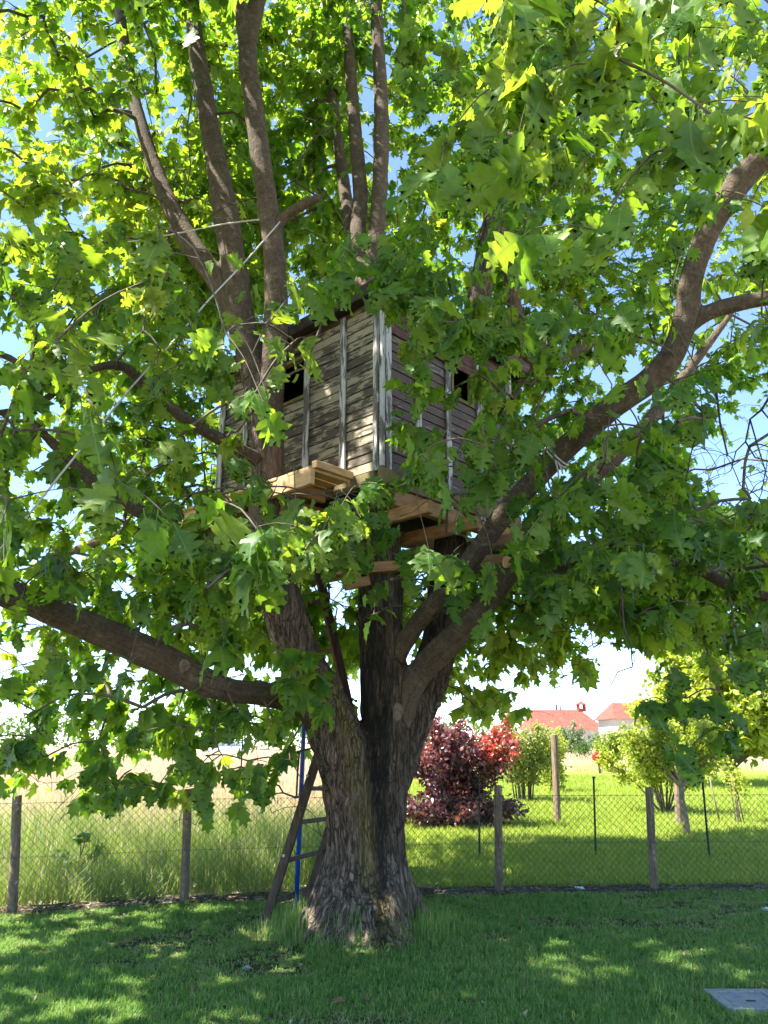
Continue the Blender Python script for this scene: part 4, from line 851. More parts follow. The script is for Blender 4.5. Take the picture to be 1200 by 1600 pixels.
for k_ in range(6):   # rafters' tails under the right eave
    bm = bmesh.new(); b_ = 0.1 + k_ * (WR - 0.2) / 5; beam(bm, rc(-ov + 0.01, b_, ZT - 0.02), rc(0.02, b_, ZT - 0.02), 0.04, 0.06); bmobj("rafter", bm, M_FASCIA, ROOF)
for k_ in range(3):   # red-brown boards closing the top of the right wall
    bm = bmesh.new(); beam(bm, rc(-0.03, 0.06, ZT - 0.10 - 0.10 * k_), rc(-0.03, WR - 0.06, ZT - 0.10 - 0.10 * k_), 0.014, 0.094); bmobj("frieze_board", bm, M_FASCIA, TH)
# floor frame
def part_beam(name, a, b, wd, hg, mat, bev=0.004):
    bm = bmesh.new(); beam(bm, a, b, wd, hg); return bmobj(name, bm, mat, TH, bevel=bev)
bm = bmesh.new(); addbox(bm, rc(WL / 2, WR / 2, ZF - 0.045), DL * (WL / 2 - 0.02), DR * (WR / 2 - 0.02), UPV * 0.02); bmobj("floor", bm, M_DARK, TH)
part_beam("sill_beam", rc(-0.02, -0.05, ZF - 0.10), rc(-0.02, WR + 0.05, ZF - 0.10), 0.06, 0.15, M_MOSSY)
part_beam("sill_beam", rc(0.06, -0.02, ZF - 0.10), rc(WL, -0.02, ZF - 0.10), 0.06, 0.12, M_MOSSY)
part_beam("bearer", rc(0.02, -0.15, ZF - 0.255), rc(0.02, WR + 0.25, ZF - 0.255), 0.08, 0.15, M_PINE_OLD)
part_beam("bearer", rc(0.95, -0.35, ZF - 0.255), rc(0.95, WR + 0.2, ZF - 0.255), 0.08, 0.15, M_PINE_OLD)
part_beam("bearer", rc(1.9, -0.35, ZF - 0.255), rc(1.9, WR + 0.2, ZF - 0.255), 0.08, 0.15, M_PINE_OLD)
for b_ in (0.25, 0.95, 1.7): part_beam("joist", rc(-0.35, b_, ZF - 0.395), rc(WL + 0.3, b_, ZF - 0.395), 0.07, 0.12, M_PINE_OLD)
# new pine walkway on the left side: outer rail, deck planks and their cut ends
DO = -0.54
part_beam("deck_rim", rc(0.32, DO, ZF - 0.16), rc(WL + 0.5, DO, ZF - 0.16), 0.05, 0.14, M_PINE)
part_beam("deck_rim", rc(0.34, DO + 0.03, ZF - 0.03), rc(0.34, -0.06, ZF - 0.03), 0.07, 0.07, M_PINE)
for k_ in range(18):
    a_ = 0.42 + k_ * 0.145; part_beam("deck_plank", rc(a_, DO - random.uniform(0.02, 0.07), ZF - 0.075), rc(a_, -0.08, ZF - 0.075), 0.132, 0.026, M_PINE, 0.002)
for a_ in (0.7, 1.5, 2.4): part_beam("deck_joist", rc(a_, DO + 0.03, ZF - 0.155), rc(a_, -0.06, ZF - 0.155), 0.045, 0.12, M_PINE_OLD)
part_beam("bearer", at(505, 893, 7.25), at(690, 880, 7.25), 0.10, 0.10, M_PINE_OLD)
part_beam("bearer", at(540, 915, 7.1), at(575, 908, 7.2), 0.10, 0.09, M_PINE_OLD); part_beam("bearer", at(630, 890, 7.2), at(800, 872, 7.2), 0.08, 0.09, M_PINE_OLD)
# round log bearer with a black sleeve sticking out on the right
a, b = Vector(at(790, 878, 6.6)), Vector(at(880, 888, 6.9)); lg = empty("sleeved_log", a, "round log end in a black sleeve under the right side of the tree house", "log")
d = (b - a).normalized(); V, Fc = tube([a, a + d * 0.05], 0.052, 16); mobj("log_end", npmesh("log_end", V, Fc, M_LOGEND), lg)
V, Fc = tube([a + d * 0.03, a + d * 0.3, b], [0.058, 0.060, 0.060], 16); mobj("sleeve", npmesh("sleeve", V, Fc, M_BLACK, True), lg)
bm = bmesh.new(); sd_ = Vector(EYE) - a; sd_ = (sd_ - d * sd_.dot(d)).normalized()
for k_ in range(6): addbox(bm, a + d * (0.17 + k_ * 0.011) + sd_ * 0.0605, d * 0.0042, d.cross(sd_) * (0.004 if k_ % 2 else 0.005), sd_ * 0.0008)
bmobj("print", bm, M_WHITE, lg)

# ================================================================== LADDERS, POLE, ROPES
def ladder(label, a0, a1, b0, b1, rungs, mat, wid=(0.045, 0.085)):
    o = empty("wooden_ladder", (Vector(a0) + Vector(b0)) / 2, label, "ladder", "wooden ladders at the oak"); a0, a1, b0, b1 = map(Vector, (a0, a1, b0, b1))
    n_ = (b0 - a0).normalized()
    for p, q in ((a0, a1), (b0, b1)):
        bm = bmesh.new(); beam(bm, p, q, wid[0], wid[1], n_.cross(q - p).normalized()); bmobj("rail", bm, mat, o, bevel=0.005)
    for t in rungs:
        bm = bmesh.new(); beam(bm, a0.lerp(a1, t), b0.lerp(b1, t), 0.03, 0.042); bmobj("rung", bm, mat, o, bevel=0.003)
    return o
g1 = Vector(ground(414, 1441)); g2 = Vector(ground(479, 1411)) + Vector((0, 0.0, 0))
t1 = Vector(at(497, 1180, g1.y)); dv = t1 - g1
LO = ladder("dark brown wooden ladder leaning against the back of the oak trunk", g1, g1 + dv * 1.1, g2, g2 + dv * 1.05, (0.10, 0.32, 0.53, 0.72, 0.90), M_LADDER2)
for px, py in ((480, 1212), (443, 1337)):
    p = Vector(at(px, py, g1.y - 0.048)); bm = bmesh.new(); bmesh.ops.create_circle(bm, cap_ends=True, radius=0.014, segments=12, matrix=Matrix.Translation(p) @ Matrix.Rotation(math.pi / 2, 4, 'X'))
    r_ = bmesh.ops.extrude_face_region(bm, geom=list(bm.faces)); bmesh.ops.translate(bm, verts=[v for v in r_['geom'] if isinstance(v, bmesh.types.BMVert)], vec=(0, -0.008, 0)); bmobj("bolt", bm, M_BOLT, LO)
u0, u1 = Vector(at(553, 1140, 7.75)), Vector(at(498, 895, 7.75)); v0, v1 = u0 + Vector((-0.30, 0.35, 0)), u1 + Vector((-0.30, 0.35, 0))
UPL = ladder("dark red wooden ladder rising from the fork of the trunk to the deck", u0, u1 + (u1 - u0) * 0.12, v0, v1 + (v1 - v0) * 0.12, (0.15, 0.44, 0.73, 0.98), M_LADDER, (0.04, 0.10))
p = Vector(at(539, 1093, 7.69)); bm = bmesh.new(); bmesh.ops.create_circle(bm, cap_ends=True, radius=0.014, segments=12, matrix=Matrix.Translation(p) @ Matrix.Rotation(math.pi / 2, 4, 'X')); bmobj("bolt", bm, M_BOLT, UPL)
b0 = ground(462, 1425); bt = at(484, 935, b0[1]); bp = tubeobj("blue_pole", [b0 - np.array([0, 0, 0.05]), bt], 0.024, M_BLUE, None, 14)
tag(bp, "bright blue round metal pole standing behind the ladder beside the oak", "pole")
def rope(pts, r, label, cat="rope"): return tag(tubeobj("rope", pts, r, M_ROPE, None, 6, 0.15), label, cat, "pale ropes in the oak")
rope([at(437, 347, 6.45), at(380, 412, 6.2), at(325, 470, 5.9), at(265, 540, 5.6), at(210, 600, 5.2), at(120, 710, 4.9), at(20, 835, 4.6), at(-60, 930, 4.4)], 0.008, "long pale rope running from the oak stem down to the lower left")
rope([at(405, 343, 6.45), at(350, 350, 6.6), at(290, 362, 6.7), at(215, 376, 6.8), at(150, 384, 7.0)], 0.008, "short pale rope stretched almost level between two upper oak stems")
rp = empty("tied_rope", at(870, 715, 6.2), "pale rope knotted round the right hand limb with two hanging ends", "rope")
c = R3[np.argmin(np.abs(project(R3[:, :3])[0] - 868))]; Tn = R3[np.argmin(np.abs(project(R3[:, :3])[0] - 868)) + 1, :3] - c[:3]; Tn /= np.linalg.norm(Tn)
for k_ in range(2):
    n1 = np.cross(Tn, [0, 1, 0]); n1 /= np.linalg.norm(n1); n2 = np.cross(Tn, n1); th = np.linspace(0, 2 * np.pi, 20)
    tubeobj("loop", c[:3] + Tn * (0.03 * k_) + (c[3] + 0.014) * (np.cos(th)[:, None] * n1 + np.sin(th)[:, None] * n2), 0.009, M_ROPE, rp, 6, 0.03)
for k_, (x_, yb) in enumerate(((872, 752), (878, 740))): tubeobj("rope_end", [at(868 + 4 * k_, 722, 6.2), at(x_, 735, 6.19), at(x_ + 1, yb, 6.2)], 0.008, M_ROPE, rp, 6)

def tinyleaf(n, P, size, tone, upbias=0.6):
    ax = rng.normal(size=(n, 3)); ax[:, 2] -= 0.3; ax /= np.linalg.norm(ax, axis=1)[:, None]; up = np.array([0, 0, upbias]) + rng.normal(0, 0.5, (n, 3)); nz = up - ax * (up * ax).sum(1)[:, None]; nz /= np.linalg.norm(nz, axis=1)[:, None] + 1e-6; xx = np.cross(ax, nz)
    sh = np.array([(0, 0, 0), (0.30, 0.35, 0.08), (0.26, 0.68, 0.03), (0, 1, -0.18), (-0.26, 0.68, 0.03), (-0.30, 0.35, 0.08), (0, 0.45, -0.02)]); tr = np.array([(0, 1, 6), (1, 2, 6), (2, 3, 6), (3, 4, 6), (4, 5, 6), (5, 0, 6)])
    s = size[:, None, None]; V = P[:, None] + s * (sh[None, :, 0:1] * xx[:, None] + sh[None, :, 1:2] * ax[:, None] + sh[None, :, 2:3] * nz[:, None])
    return V.reshape(-1, 3), (tr[None] + np.arange(n)[:, None, None] * 7).reshape(-1, 3), np.repeat(tone, 7)
# ================================================================== FENCE
FE = empty("chain_link_fence", FENCE[3], "low chain link fence on round wooden posts behind the oak", "fence")
def post(name, base, top, r, parent, mat=M_POST, lab=None):
    P = [np.array(base) - np.array([0, 0, 0.1]), np.array(base) + (np.array(top) - np.array(base)) * 0.5, np.array(top) - np.array([0, 0, 0.012]), np.array(top)]
    V, Fc = tube(P, [r * 1.02, r, r * 0.98, r * 0.86], 14); o = mobj(name, npmesh(name, V, Fc, mat, False), parent)
    if lab: o['label'] = lab
    return o
tops = {1: (27, 1242), 2: (294, 1233), 4: (778, 1227), 5: (1014, 1230)}
for i, g in enumerate(FENCE):
    if i == 3: continue
    t = at(*tops[i], g[1]) if i in tops else g + np.array([0, 0, 1.1]); post("fence_post", g, t, 0.046, FE)
wv = Soup(); HN = 1.0; cell = 0.075
for i in range(len(FENCE) - 1):
    a, b = FENCE[i].copy(), FENCE[i + 1].copy(); a[1] -= 0.055; b[1] -= 0.055; L = np.linalg.norm(b - a); t = (b - a) / L; nrm = np.array([-t[1], t[0], 0])
    m = int((L + HN) / cell)
    for k_ in range(m):
        for sgn in (1, -1):
            s0 = -HN + k_ * cell if sgn > 0 else k_ * cell; s1 = s0 + sgn * HN; z0, z1 = 0.03, 0.03 + HN
            p0, p1 = np.array([s0, z0]), np.array([s1, z1])
            for lim, side in ((0, 1), (L, -1)):
                if (p0[0] - lim) * side < 0 and (p1[0] - lim) * side < 0: p0 = None; break
                for q, o_ in ((p0, p1), (p1, p0)):
                    if (q[0] - lim) * side < 0: f_ = (lim - q[0]) / (o_[0] - q[0]); q += (o_ - q) * f_
            if p0 is None or np.linalg.norm(p1 - p0) < 0.02: continue
            sg = lambda s: np.array([0, 0, 0.02 * math.sin(s * 2.1 + i)])
            A = a + t * p0[0] + np.array([0, 0, p0[1]]) + nrm * 0.0016 * sgn; B = a + t * p1[0] + np.array([0, 0, p1[1]]) + nrm * 0.0016 * sgn
            Mi = (A + B) / 2 + nrm * random.uniform(-0.012, 0.012)
            V, Fc = tube([A, Mi, B], 0.0024, 3, False); wv.add(V, Fc)
tag(mobj("wire_netting", wv.mesh("wire_netting", M_WIRE, False), FE), kind="stuff")
for z_ in (0.04, 0.52, 1.02): tubeobj("tension_wire", [p + np.array([0, -0.052, z_]) for p in FENCE], 0.0022, M_WIRE, FE, 4, 0.6)
# soil litter along the fence
def litter(name, n, mat, label, cat, xr, offr, sz, z=0.016):
    x = rng.uniform(*xr, n); y = fy(x) + rng.uniform(*offr, n) * rng.choice([0.6, 1], n); a = rng.uniform(0, 6.28, n); l = rng.uniform(*sz, n); wd = l * rng.uniform(0.25, 0.6, n)
    c, s = np.cos(a), np.sin(a); V = np.zeros((n, 5, 3)); zz = z + rng.uniform(0, 0.012, n); tilt = rng.uniform(-0.35, 0.35, (n, 4))
    for k_, (i, j) in enumerate(((-1, -1), (1, -1), (1, 1), (-1, 1))):
        V[:, k_] = np.c_[x + c * l * i / 2 - s * wd * j / 2, y + s * l * i / 2 + c * wd * j / 2, zz + np.abs(tilt[:, k_]) * l * 0.6]
    V[:, 4] = np.c_[x, y, zz + 0.3 * wd]
    Fc = np.array([[0, 1, 4], [1, 2, 4], [2, 3, 4], [3, 0, 4]])[None] + np.arange(n)[:, None, None] * 5
    return tag(mobj(name, npmesh(name, V.reshape(-1, 3), Fc.reshape(-1, 3), mat, tone=np.repeat(rng.random(n), 5))), label, cat, kind="stuff")
M_CHIP = NT("litter"); M_CHIP = M_CHIP.done(M_CHIP.ramp(M_CHIP.attr('tone'), [(0, (0.045, 0.030, 0.020)), (0.6, (0.15, 0.105, 0.07)), (1, (0.34, 0.28, 0.21))]), 0.9, 0.15)
litter("leaf_litter", 3800, M_CHIP, "brown bark chips and dead leaves strewn along the foot of the fence", "litter", (-5, 6), (-0.30, 0.40), (0.02, 0.07))
g = ground(655, 1402); tl = Vector(g); bm = bmesh.new(); beam(bm, tl + Vector((-0.4, 0.05, 0.05)), tl + Vector((0.16, 0, 0.05)), 0.09, 0.10); tag(bmobj("sleeper", bm, M_LADDER2, None, bevel=0.006), "short dark wooden sleeper lying on the soil just right of the trunk", "timber")
M_SCRAP = simple("white_plastic", [(0.3, (0.55, 0.57, 0.6)), (0.7, (0.75, 0.77, 0.8))], 9, rough=0.4, bump=0.1)
M_PALE = simple("weathered_scrap", [(0.3, (0.22, 0.25, 0.22)), (0.7, (0.34, 0.37, 0.34))], 9, bump=0.1)
def scrap(px, py, sc, label, mat=M_SCRAP, name="plastic_scrap", cat="litter"):
    g = Vector(ground(px, py)); bm = bmesh.new(); r = random.Random(px); rad = [r.uniform(0.6, 1.1) for _ in range(9)]
    ring = [bm.verts.new(g + Vector((math.cos(i / 9 * 6.283) * sc * rad[i], math.sin(i / 9 * 6.283) * sc * rad[i] * 0.8, 0.03 + r.uniform(0, 0.03)))) for i in range(9)]; c = bm.verts.new(g + Vector((0, 0, 0.055)))
    c2 = bm.verts.new(g + Vector((0, 0, 0.016)))
    for i in range(9): bm.faces.new((ring[i], ring[(i + 1) % 9], c)); bm.faces.new((ring[(i + 1) % 9], ring[i], c2))
    return tag(bmobj(name, bm, mat), label, cat, "pale scraps on the ground")
scrap(905, 1394, 0.07, "crumpled white plastic scrap at the foot of the fence right of the trunk")
scrap(385, 1521, 0.035, "small pale scrap lying in the lawn left of the trunk", M_PALE)
scrap(1197, 1427, 0.06, "pale scrap on the lawn at the right edge below the fence")
def lawn_litter(n):
    x = rng.uniform(-4.2, 4.2, n); y = 5.1 + 3.9 * rng.random(n); P = np.c_[x, y, np.full(n, 0.035)]; V, Fc, T = tinyleaf(n, P, rng.uniform(0.015, 0.05, n), rng.random(n), 2.0)
    return tag(mobj("lawn_litter", npmesh("lawn_litter", V, Fc, M_CHIP, tone=T)), "tiny brown leaf fragments scattered over the mown lawn", "litter", kind="stuff")
# fallen oak leaves
M_DRY = NT("dry_leaf").done((0.20, 0.115, 0.055), 0.8, 0.2)
vf, tf, uf = LEAF_HD[3]; dl = npmesh("fallen_leaf", vf, tf, M_DRY, True)
for i, (px, py, sc, lab) in enumerate(((541, 1578, 0.11, "brown fallen oak leaf on the lawn below the trunk at the bottom of the picture"), (301, 1553, 0.07, "small brown fallen leaf on the lawn left of the trunk"))):
    g = ground(px, py); o = mobj("fallen_leaf", dl, None, Matrix.Translation((g[0], g[1], 0.05)) @ Matrix.Rotation(1.3 + i * 2, 4, 'Z') @ Matrix.Rotation(0.25, 4, 'X') @ Matrix.Scale(sc, 4)); tag(o, lab, "leaf", "fallen leaves")
lawn_litter(420)
# stone cover plate
g = Vector((COVER[0] + 0.02, COVER[1], 0)); M_STONE = simple("pale_concrete", [(0.3, (0.20, 0.195, 0.18)), (0.7, (0.38, 0.37, 0.345))], 40, bump=0.4); M_LID = simple("grey_lid", [(0.3, (0.16, 0.165, 0.17)), (0.7, (0.28, 0.285, 0.29))], 15, rough=0.55, bump=0.15)
cv = empty("inspection_cover", g, "square pale concrete inspection cover set in the lawn at lower right", "cover")
bm = bmesh.new(); addbox(bm, g + Vector((0, -0.175, 0.012)), (0.21, 0, 0), (0, 0.03, 0), (0, 0, 0.024)); addbox(bm, g + Vector((0, 0.175, 0.012)), (0.21, 0, 0), (0, 0.03, 0), (0, 0, 0.024))
for sx in (-1, 1): addbox(bm, g + Vector((sx * 0.18, 0, 0.012)), (0.03, 0, 0), (0, 0.144, 0), (0, 0, 0.024))
bmobj("frame", bm, M_STONE, cv)
bm = bmesh.new(); addbox(bm, g + Vector((0, 0, 0.012)), (0.142, 0, 0), (0, 0.138, 0), (0, 0, 0.018)); lid = bmobj("lid", bm, M_LID, cv, bevel=0.003)
bm = bmesh.new(); addbox(bm, g + Vector((0.0, -0.03, 0.0315)), (0.03, 0, 0), (0, 0.008, 0), (0, 0, 0.0015)); bmobj("handle_slot", bm, M_DARK, lid)

# ================================================================== SHRUBS AND TREES BEYOND THE FENCE
def plant(name, label, cat, base, stems, r0, mat, size, per, spread, tonef, stemmat=M_TWIG, lower=0.25, partname="stem"):
    """stems: list of polylines (world, relative to base); leaves hang round side twigs of each stem"""
    o = empty(name, base, label, cat); base = np.asarray(base, float); ss = Soup(); PP = []
    for st in stems:
        q = catmull(np.c_[np.array(st), np.linspace(r0, r0 * 0.2, len(st))], 0.12); V, Fc = tube(base + q[:, :3], np.maximum(q[:, 3], 0.003), 6); ss.add(V, Fc)
        m = len(q)
        for k_ in range(per):
            t = lower + (1 - lower) * random.random()**0.8; p = q[min(m - 1, int(t * (m - 1))), :3]
            d = rng.normal(size=3); d[2] = d[2] * 0.6 + 0.15; d /= np.linalg.norm(d); L = spread * random.uniform(0.3, 1.0) * (1.15 - 0.6 * t); e = p + d * L
            V, Fc = tube(base + np.array([p, p + d * L * 0.55 + [0, 0, 0.05 * L], e]), [0.006, 0.004, 0.002], 3, False); ss.add(V, Fc)
            nl = random.randint(7, 12); PP.append(e - d * rng.uniform(0, 0.6, (nl, 1)) * L + rng.normal(0, 0.05 * (1 + size * 4), (nl, 3)))
    mobj(partname, ss.mesh(partname, stemmat), o)
    P = np.vstack(PP); P = P[P[:, 2] > 0.05]; n = len(P); V, Fc, T = tinyleaf(n, base + P, size * rng.uniform(0.7, 1.25, n), np.clip(tonef(P) + rng.normal(0, 0.13, n), 0, 1))
    tag(mobj("foliage", npmesh("foliage", V, Fc, mat, True, tone=T), o), kind="stuff"); return o
def fan(n, h, w, bend=0.4, x0=0.12):
    out = []
    for i in range(n):
        a = random.uniform(0, 6.283); r = math.sqrt(random.random()) * w / 2; hh = h * random.uniform(0.72, 1.0) * (1 - 0.25 * (2 * r / w)**2); x, y = r * math.cos(a), r * math.sin(a)
        out.append([(x * x0, y * x0, 0), (x * (0.45 - bend * 0.2), y * (0.45 - bend * 0.2), hh * 0.5), (x * 0.85, y * 0.85, hh * 0.85), (x, y, hh)])
    return out
M_PURPLE = leafmat("purple_leaf", [(0, (0.045, 0.020, 0.026)), (0.5, (0.11, 0.048, 0.055)), (0.8, (0.20, 0.075, 0.07)), (1, (0.42, 0.075, 0.05))], [(0, (0.09, 0.020, 0.02)), (0.6, (0.25, 0.06, 0.05)), (1, (0.65, 0.09, 0.05))], 0.3, False, 0.32, (0.35, (0.20, 0.11, 0.12)), 0.6)
M_MIXED = leafmat("pale_green_leaf", [(0, (0.11, 0.16, 0.035)), (0.5, (0.23, 0.27, 0.07)), (0.75, (0.36, 0.33, 0.14)), (0.9, (0.40, 0.12, 0.05)), (1, (0.45, 0.07, 0.04))], [(0, (0.22, 0.32, 0.03)), (0.7, (0.48, 0.52, 0.10)), (0.9, (0.6, 0.16, 0.05)), (1, (0.6, 0.08, 0.04))], 0.4)
M_YELLOW = leafmat("yellow_green_leaf", [(0, (0.15, 0.21, 0.03)), (0.5, (0.29, 0.34, 0.045)), (0.85, (0.43, 0.43, 0.06)), (1, (0.50, 0.36, 0.06))], [(0, (0.28, 0.40, 0.02)), (0.7, (0.55, 0.60, 0.04)), (1, (0.66, 0.50, 0.05))], 0.45)
M_GREY = leafmat("grey_green_leaf", [(0, (0.09, 0.125, 0.075)), (0.5, (0.17, 0.22, 0.13)), (1, (0.32, 0.36, 0.26))], [(0, (0.12, 0.2, 0.06)), (1, (0.3, 0.38, 0.2))], 0.35)
M_MID = leafmat("mid_green_leaf", [(0, (0.035, 0.08, 0.02)), (0.5, (0.07, 0.13, 0.03)), (1, (0.13, 0.19, 0.05))], [(0, (0.08, 0.18, 0.02)), (1, (0.25, 0.36, 0.05))], 0.4)
M_REDF = leafmat("red_petal", [(0, (0.35, 0.02, 0.02)), (1, (0.62, 0.05, 0.03))], [(0, (0.5, 0.03, 0.02)), (1, (0.8, 0.08, 0.05))], 0.35)
g = ground(712, 1292)
plant("purple_shrub", "large purple red leaved shrub in the orchard right of the oak trunk", "shrub", g, fan(20, 2.35, 2.5, 0.2) + [[(0, 0, 0), (x_, y_, 0.25), (x_ * 2.2, y_ * 2, 0.35)] for x_, y_ in ((-0.55, -0.2), (-0.4, -0.4), (0.5, -0.2), (0.6, 0.1), (0.1, -0.5), (-0.5, 0.2))], 0.022, M_PURPLE, 0.105, 52, 0.52, lambda P: 0.38 + 0.22 * (P[:, 2] > 1.3) + 0.30 * (vnoise(P * 2.2) - 0.5) + 0.55 * np.clip(vnoise(P * 1.6 + 5) - 0.62, 0, 1) * 3, lower=0.10)
g = ground(818, 1254)
plant("mixed_shrub", "tall pale green shrub with red shoot tips and bare cane stems", "shrub", g, fan(16, 2.5, 2.0, 0.3, 0.25), 0.022, M_MIXED, 0.095, 46, 0.45, lambda P: 0.52 + 0.15 * (vnoise(P * 2) - 0.5) + 0.42 * ((P[:, 0] < -0.25) & (P[:, 2] > 1.55)), lower=0.30)
g = ground(868, 1240)
plant("golden_shrub", "narrow golden orange tinted shrub behind the tall wooden stake", "shrub", g, fan(10, 2.45, 1.2, 0.3, 0.3), 0.02, M_YELLOW, 0.10, 44, 0.40, lambda P: 0.55 + 0.4 * (P[:, 2] > 1.3) * vnoise(P * 2), lower=0.15)
g = ground(1040, 1272)
plant("yellow_green_shrub", "wide yellow green shrub on many bare fanning stems", "shrub", g, fan(15, 2.35, 2.9, 0.1, 0.06), 0.026, M_YELLOW, 0.085, 60, 0.50, lambda P: 0.5 + 0.5 * (vnoise(P * 2) - 0.5), lower=0.45)
g = ground(1073, 1306); k_ = 14.3 / F
def forks(d, n):
    out = []
    for i in range(n):
        sd_ = -1 if i % 2 else 1; s_ = random.uniform(0.3, 1); x_ = sd_ * s_ * 0.95; y_ = random.uniform(-0.6, 0.6)
        out.append([(0, 0, 0.82), (x_ * 0.35, y_ * 0.3, 1.10), (x_ * 0.8, y_ * 0.7, 1.30 + 0.3 * random.random()), (x_ * 1.1, y_, 1.55 + 0.6 * random.random())])
    return out
M_TBARK = simple("pale_bark", [(0.3, (0.13, 0.10, 0.06)), (0.7, (0.30, 0.25, 0.17))], 16, bump=0.4)
ft = plant("fruit_tree", "small young fruit tree with forked trunk standing behind the fence", "tree", g, forks(0, 12), 0.030, M_YELLOW, 0.08, 42, 0.42, lambda P: 0.42 + 0.4 * (vnoise(P * 2) - 0.5), M_TBARK, lower=0.4, partname="branches")
V, Fc = tube(np.array([g + np.array([0, 0, -0.05]), g + np.array([0.01, 0, 0.3]), g + np.array([-0.02, 0, 0.6]), g + np.array([0, 0, 0.9])]), [0.075, 0.058, 0.05, 0.045], 12); mobj("trunk", npmesh("trunk", V, Fc, M_TBARK, True), ft)
def bgtree(name, label, px, py0, Y, top, wpx, mat, nst, per, size, spread, tn, trunk=True):
    b = at(px, 1161, Y); b[2] = 0; H = at(px, top, Y)[2]; wd = wpx * depth(b) / F; st = []
    for i in range(nst):
        a = random.uniform(0, 6.283); r = math.sqrt(random.random()) * wd / 2; z = H * (0.35 + 0.62 * random.random() * (1 - (2 * r / wd)**2 * 0.55))
        st.append([(0, 0, H * 0.10), (r * 0.3 * math.cos(a), r * 0.3 * math.sin(a), z * 0.55), (r * math.cos(a), r * math.sin(a), z)])
    o = plant(name, label, "tree" if trunk else "shrub", b, st, 0.02 * H, mat, size, per, spread, lambda P: tn + 0.5 * (vnoise(P * 1.1) - 0.5), lower=0.35, partname="branches")
    if trunk: V, Fc = tube(b + np.array([(0, 0, -0.1), (0, 0, H * 0.2), (0.05, 0, H * 0.5)]), [0.03 * H, 0.025 * H, 0.015 * H], 8); mobj("trunk", npmesh("trunk", V, Fc, M_TBARK, True), o)
    return o
bgtree("broad_tree", "big bright yellow green tree at the right beyond the orchard shrubs", 1135, 0, 30, 950, 300, M_YELLOW, 80, 40, 0.245, 1.05, 0.5)
bgtree("round_tree", "rounded green shrub beside the red blooms, far down the orchard", 952, 0, 46, 1118, 62, M_YELLOW, 18, 18, 0.14, 0.7, 0.25, False)
bgtree("silver_tree", "silvery grey green tree in front of the red roofed house", 893, 0, 62, 1112, 60, M_GREY, 20, 18, 0.17, 0.8, 0.45)
bgtree("distant_tree", "dark green tree peeping over the roof gap between the two houses", 950, 0, 130, 1104, 24, M_MID, 12, 14, 0.4, 1.4, 0.4)
bgtree("far_bush", "low dark green bush at the foot of the silvery tree", 908, 0, 55, 1150, 34, M_MID, 10, 14, 0.15, 0.6, 0.3, False)
bgtree("pale_bush", "pale green bush far behind the mixed shrub", 845, 0, 50, 1128, 50, M_GREY, 14, 16, 0.14, 0.6, 0.6, False)
for px_, Y_, top_, w_, lab_ in ((850, 92, 1139, 46, "dull green garden bush before the left end of the farmhouse"), (880, 90, 1136, 40, "silvery garden bush before the middle of the farmhouse"), (925, 92, 1138, 44, "silvery garden bush before the right end of the farmhouse"), (985, 75, 1128, 50, "grey green garden bush before the second house")):
    bgtree("garden_bush", lab_, px_, 0, Y_, top_, w_, M_GREY, 12, 12, 0.30, 0.9, 0.35, False)["group"] = "garden bushes by the houses"
b = at(935, 1161, 44); b[2] = 0
plant("red_flowers", "small clump of bright red blooms far down the orchard", "flowers", b, fan(10, 1.35, 0.75, 0.2, 0.3), 0.012, M_REDF, 0.10, 14, 0.16, lambda P: 0.5 + 0 * P[:, 0], lower=0.6)
# far tree line at the left horizon, beyond the field
def treeline(n, x0, x1, y, h, label):
    P = []; 
    x = rng.uniform(x0, x1, n); hh = h * (0.55 + 0.75 * vnoise(np.c_[x * 0.06, x * 0, x * 0])); z = rng.random(n)**0.8 * hh; yy = y + rng.normal(0, 3, n)
    V, Fc, T = tinyleaf(n, np.c_[x, yy, z], rng.uniform(0.8, 1.6, n), np.clip(rng.normal(0.45, 0.2, n), 0, 1)); return tag(mobj("far_wood", npmesh("far_wood", V, Fc, M_MID, True, tone=T)), label, "wood", kind="stuff")
treeline(7000, -190, -5, 210, 9, "far line of green trees on the horizon beyond the pale field")
treeline(5000, -5, 190, 235, 6, "far low wood on the right horizon behind the houses")
# young seedling oak beyond the fence on the left
g = ground(120, 1393); sp = empty("oak_sapling", g, "young oak seedling with dark broad leaves behind the left fence", "sapling"); ss = Soup(); 
for pts in ([(0, 0, 0), (0.01, 0, 0.25), (-0.02, 0, 0.55)], [(0, 0, 0.2), (-0.16, 0, 0.36), (-0.28, 0.02, 0.44)], [(0, 0, 0.25), (0.14, 0.02, 0.4), (0.24, 0, 0.5)], [(0, 0, 0.35), (0.06, -0.08, 0.52), (0.08, -0.1, 0.62)]):
    V, Fc = tube(g + np.array(pts), [0.008, 0.006, 0.004], 5); ss.add(V, Fc)
mobj("stem", ss.mesh("stem", M_TWIG), sp)
for i in range(26):
    c = random.choice([(-0.02, 0, 0.55), (-0.26, 0.02, 0.44), (0.22, 0, 0.48), (0.08, -0.1, 0.62), (-0.13, 0, 0.34), (0.1, 0, 0.38)]); a = random.uniform(0, 6.283)
    mobj("leaf", random.choice(LM)[1], sp, Matrix.Translation(Vector(g) + Vector(c) + Vector((math.cos(a), math.sin(a), 0)) * 0.03) @ Matrix.Rotation(a, 4, 'Z') @ Matrix.Rotation(random.uniform(-0.7, 0.1), 4, 'X') @ Matrix.Scale(random.uniform(0.12, 0.17), 4))
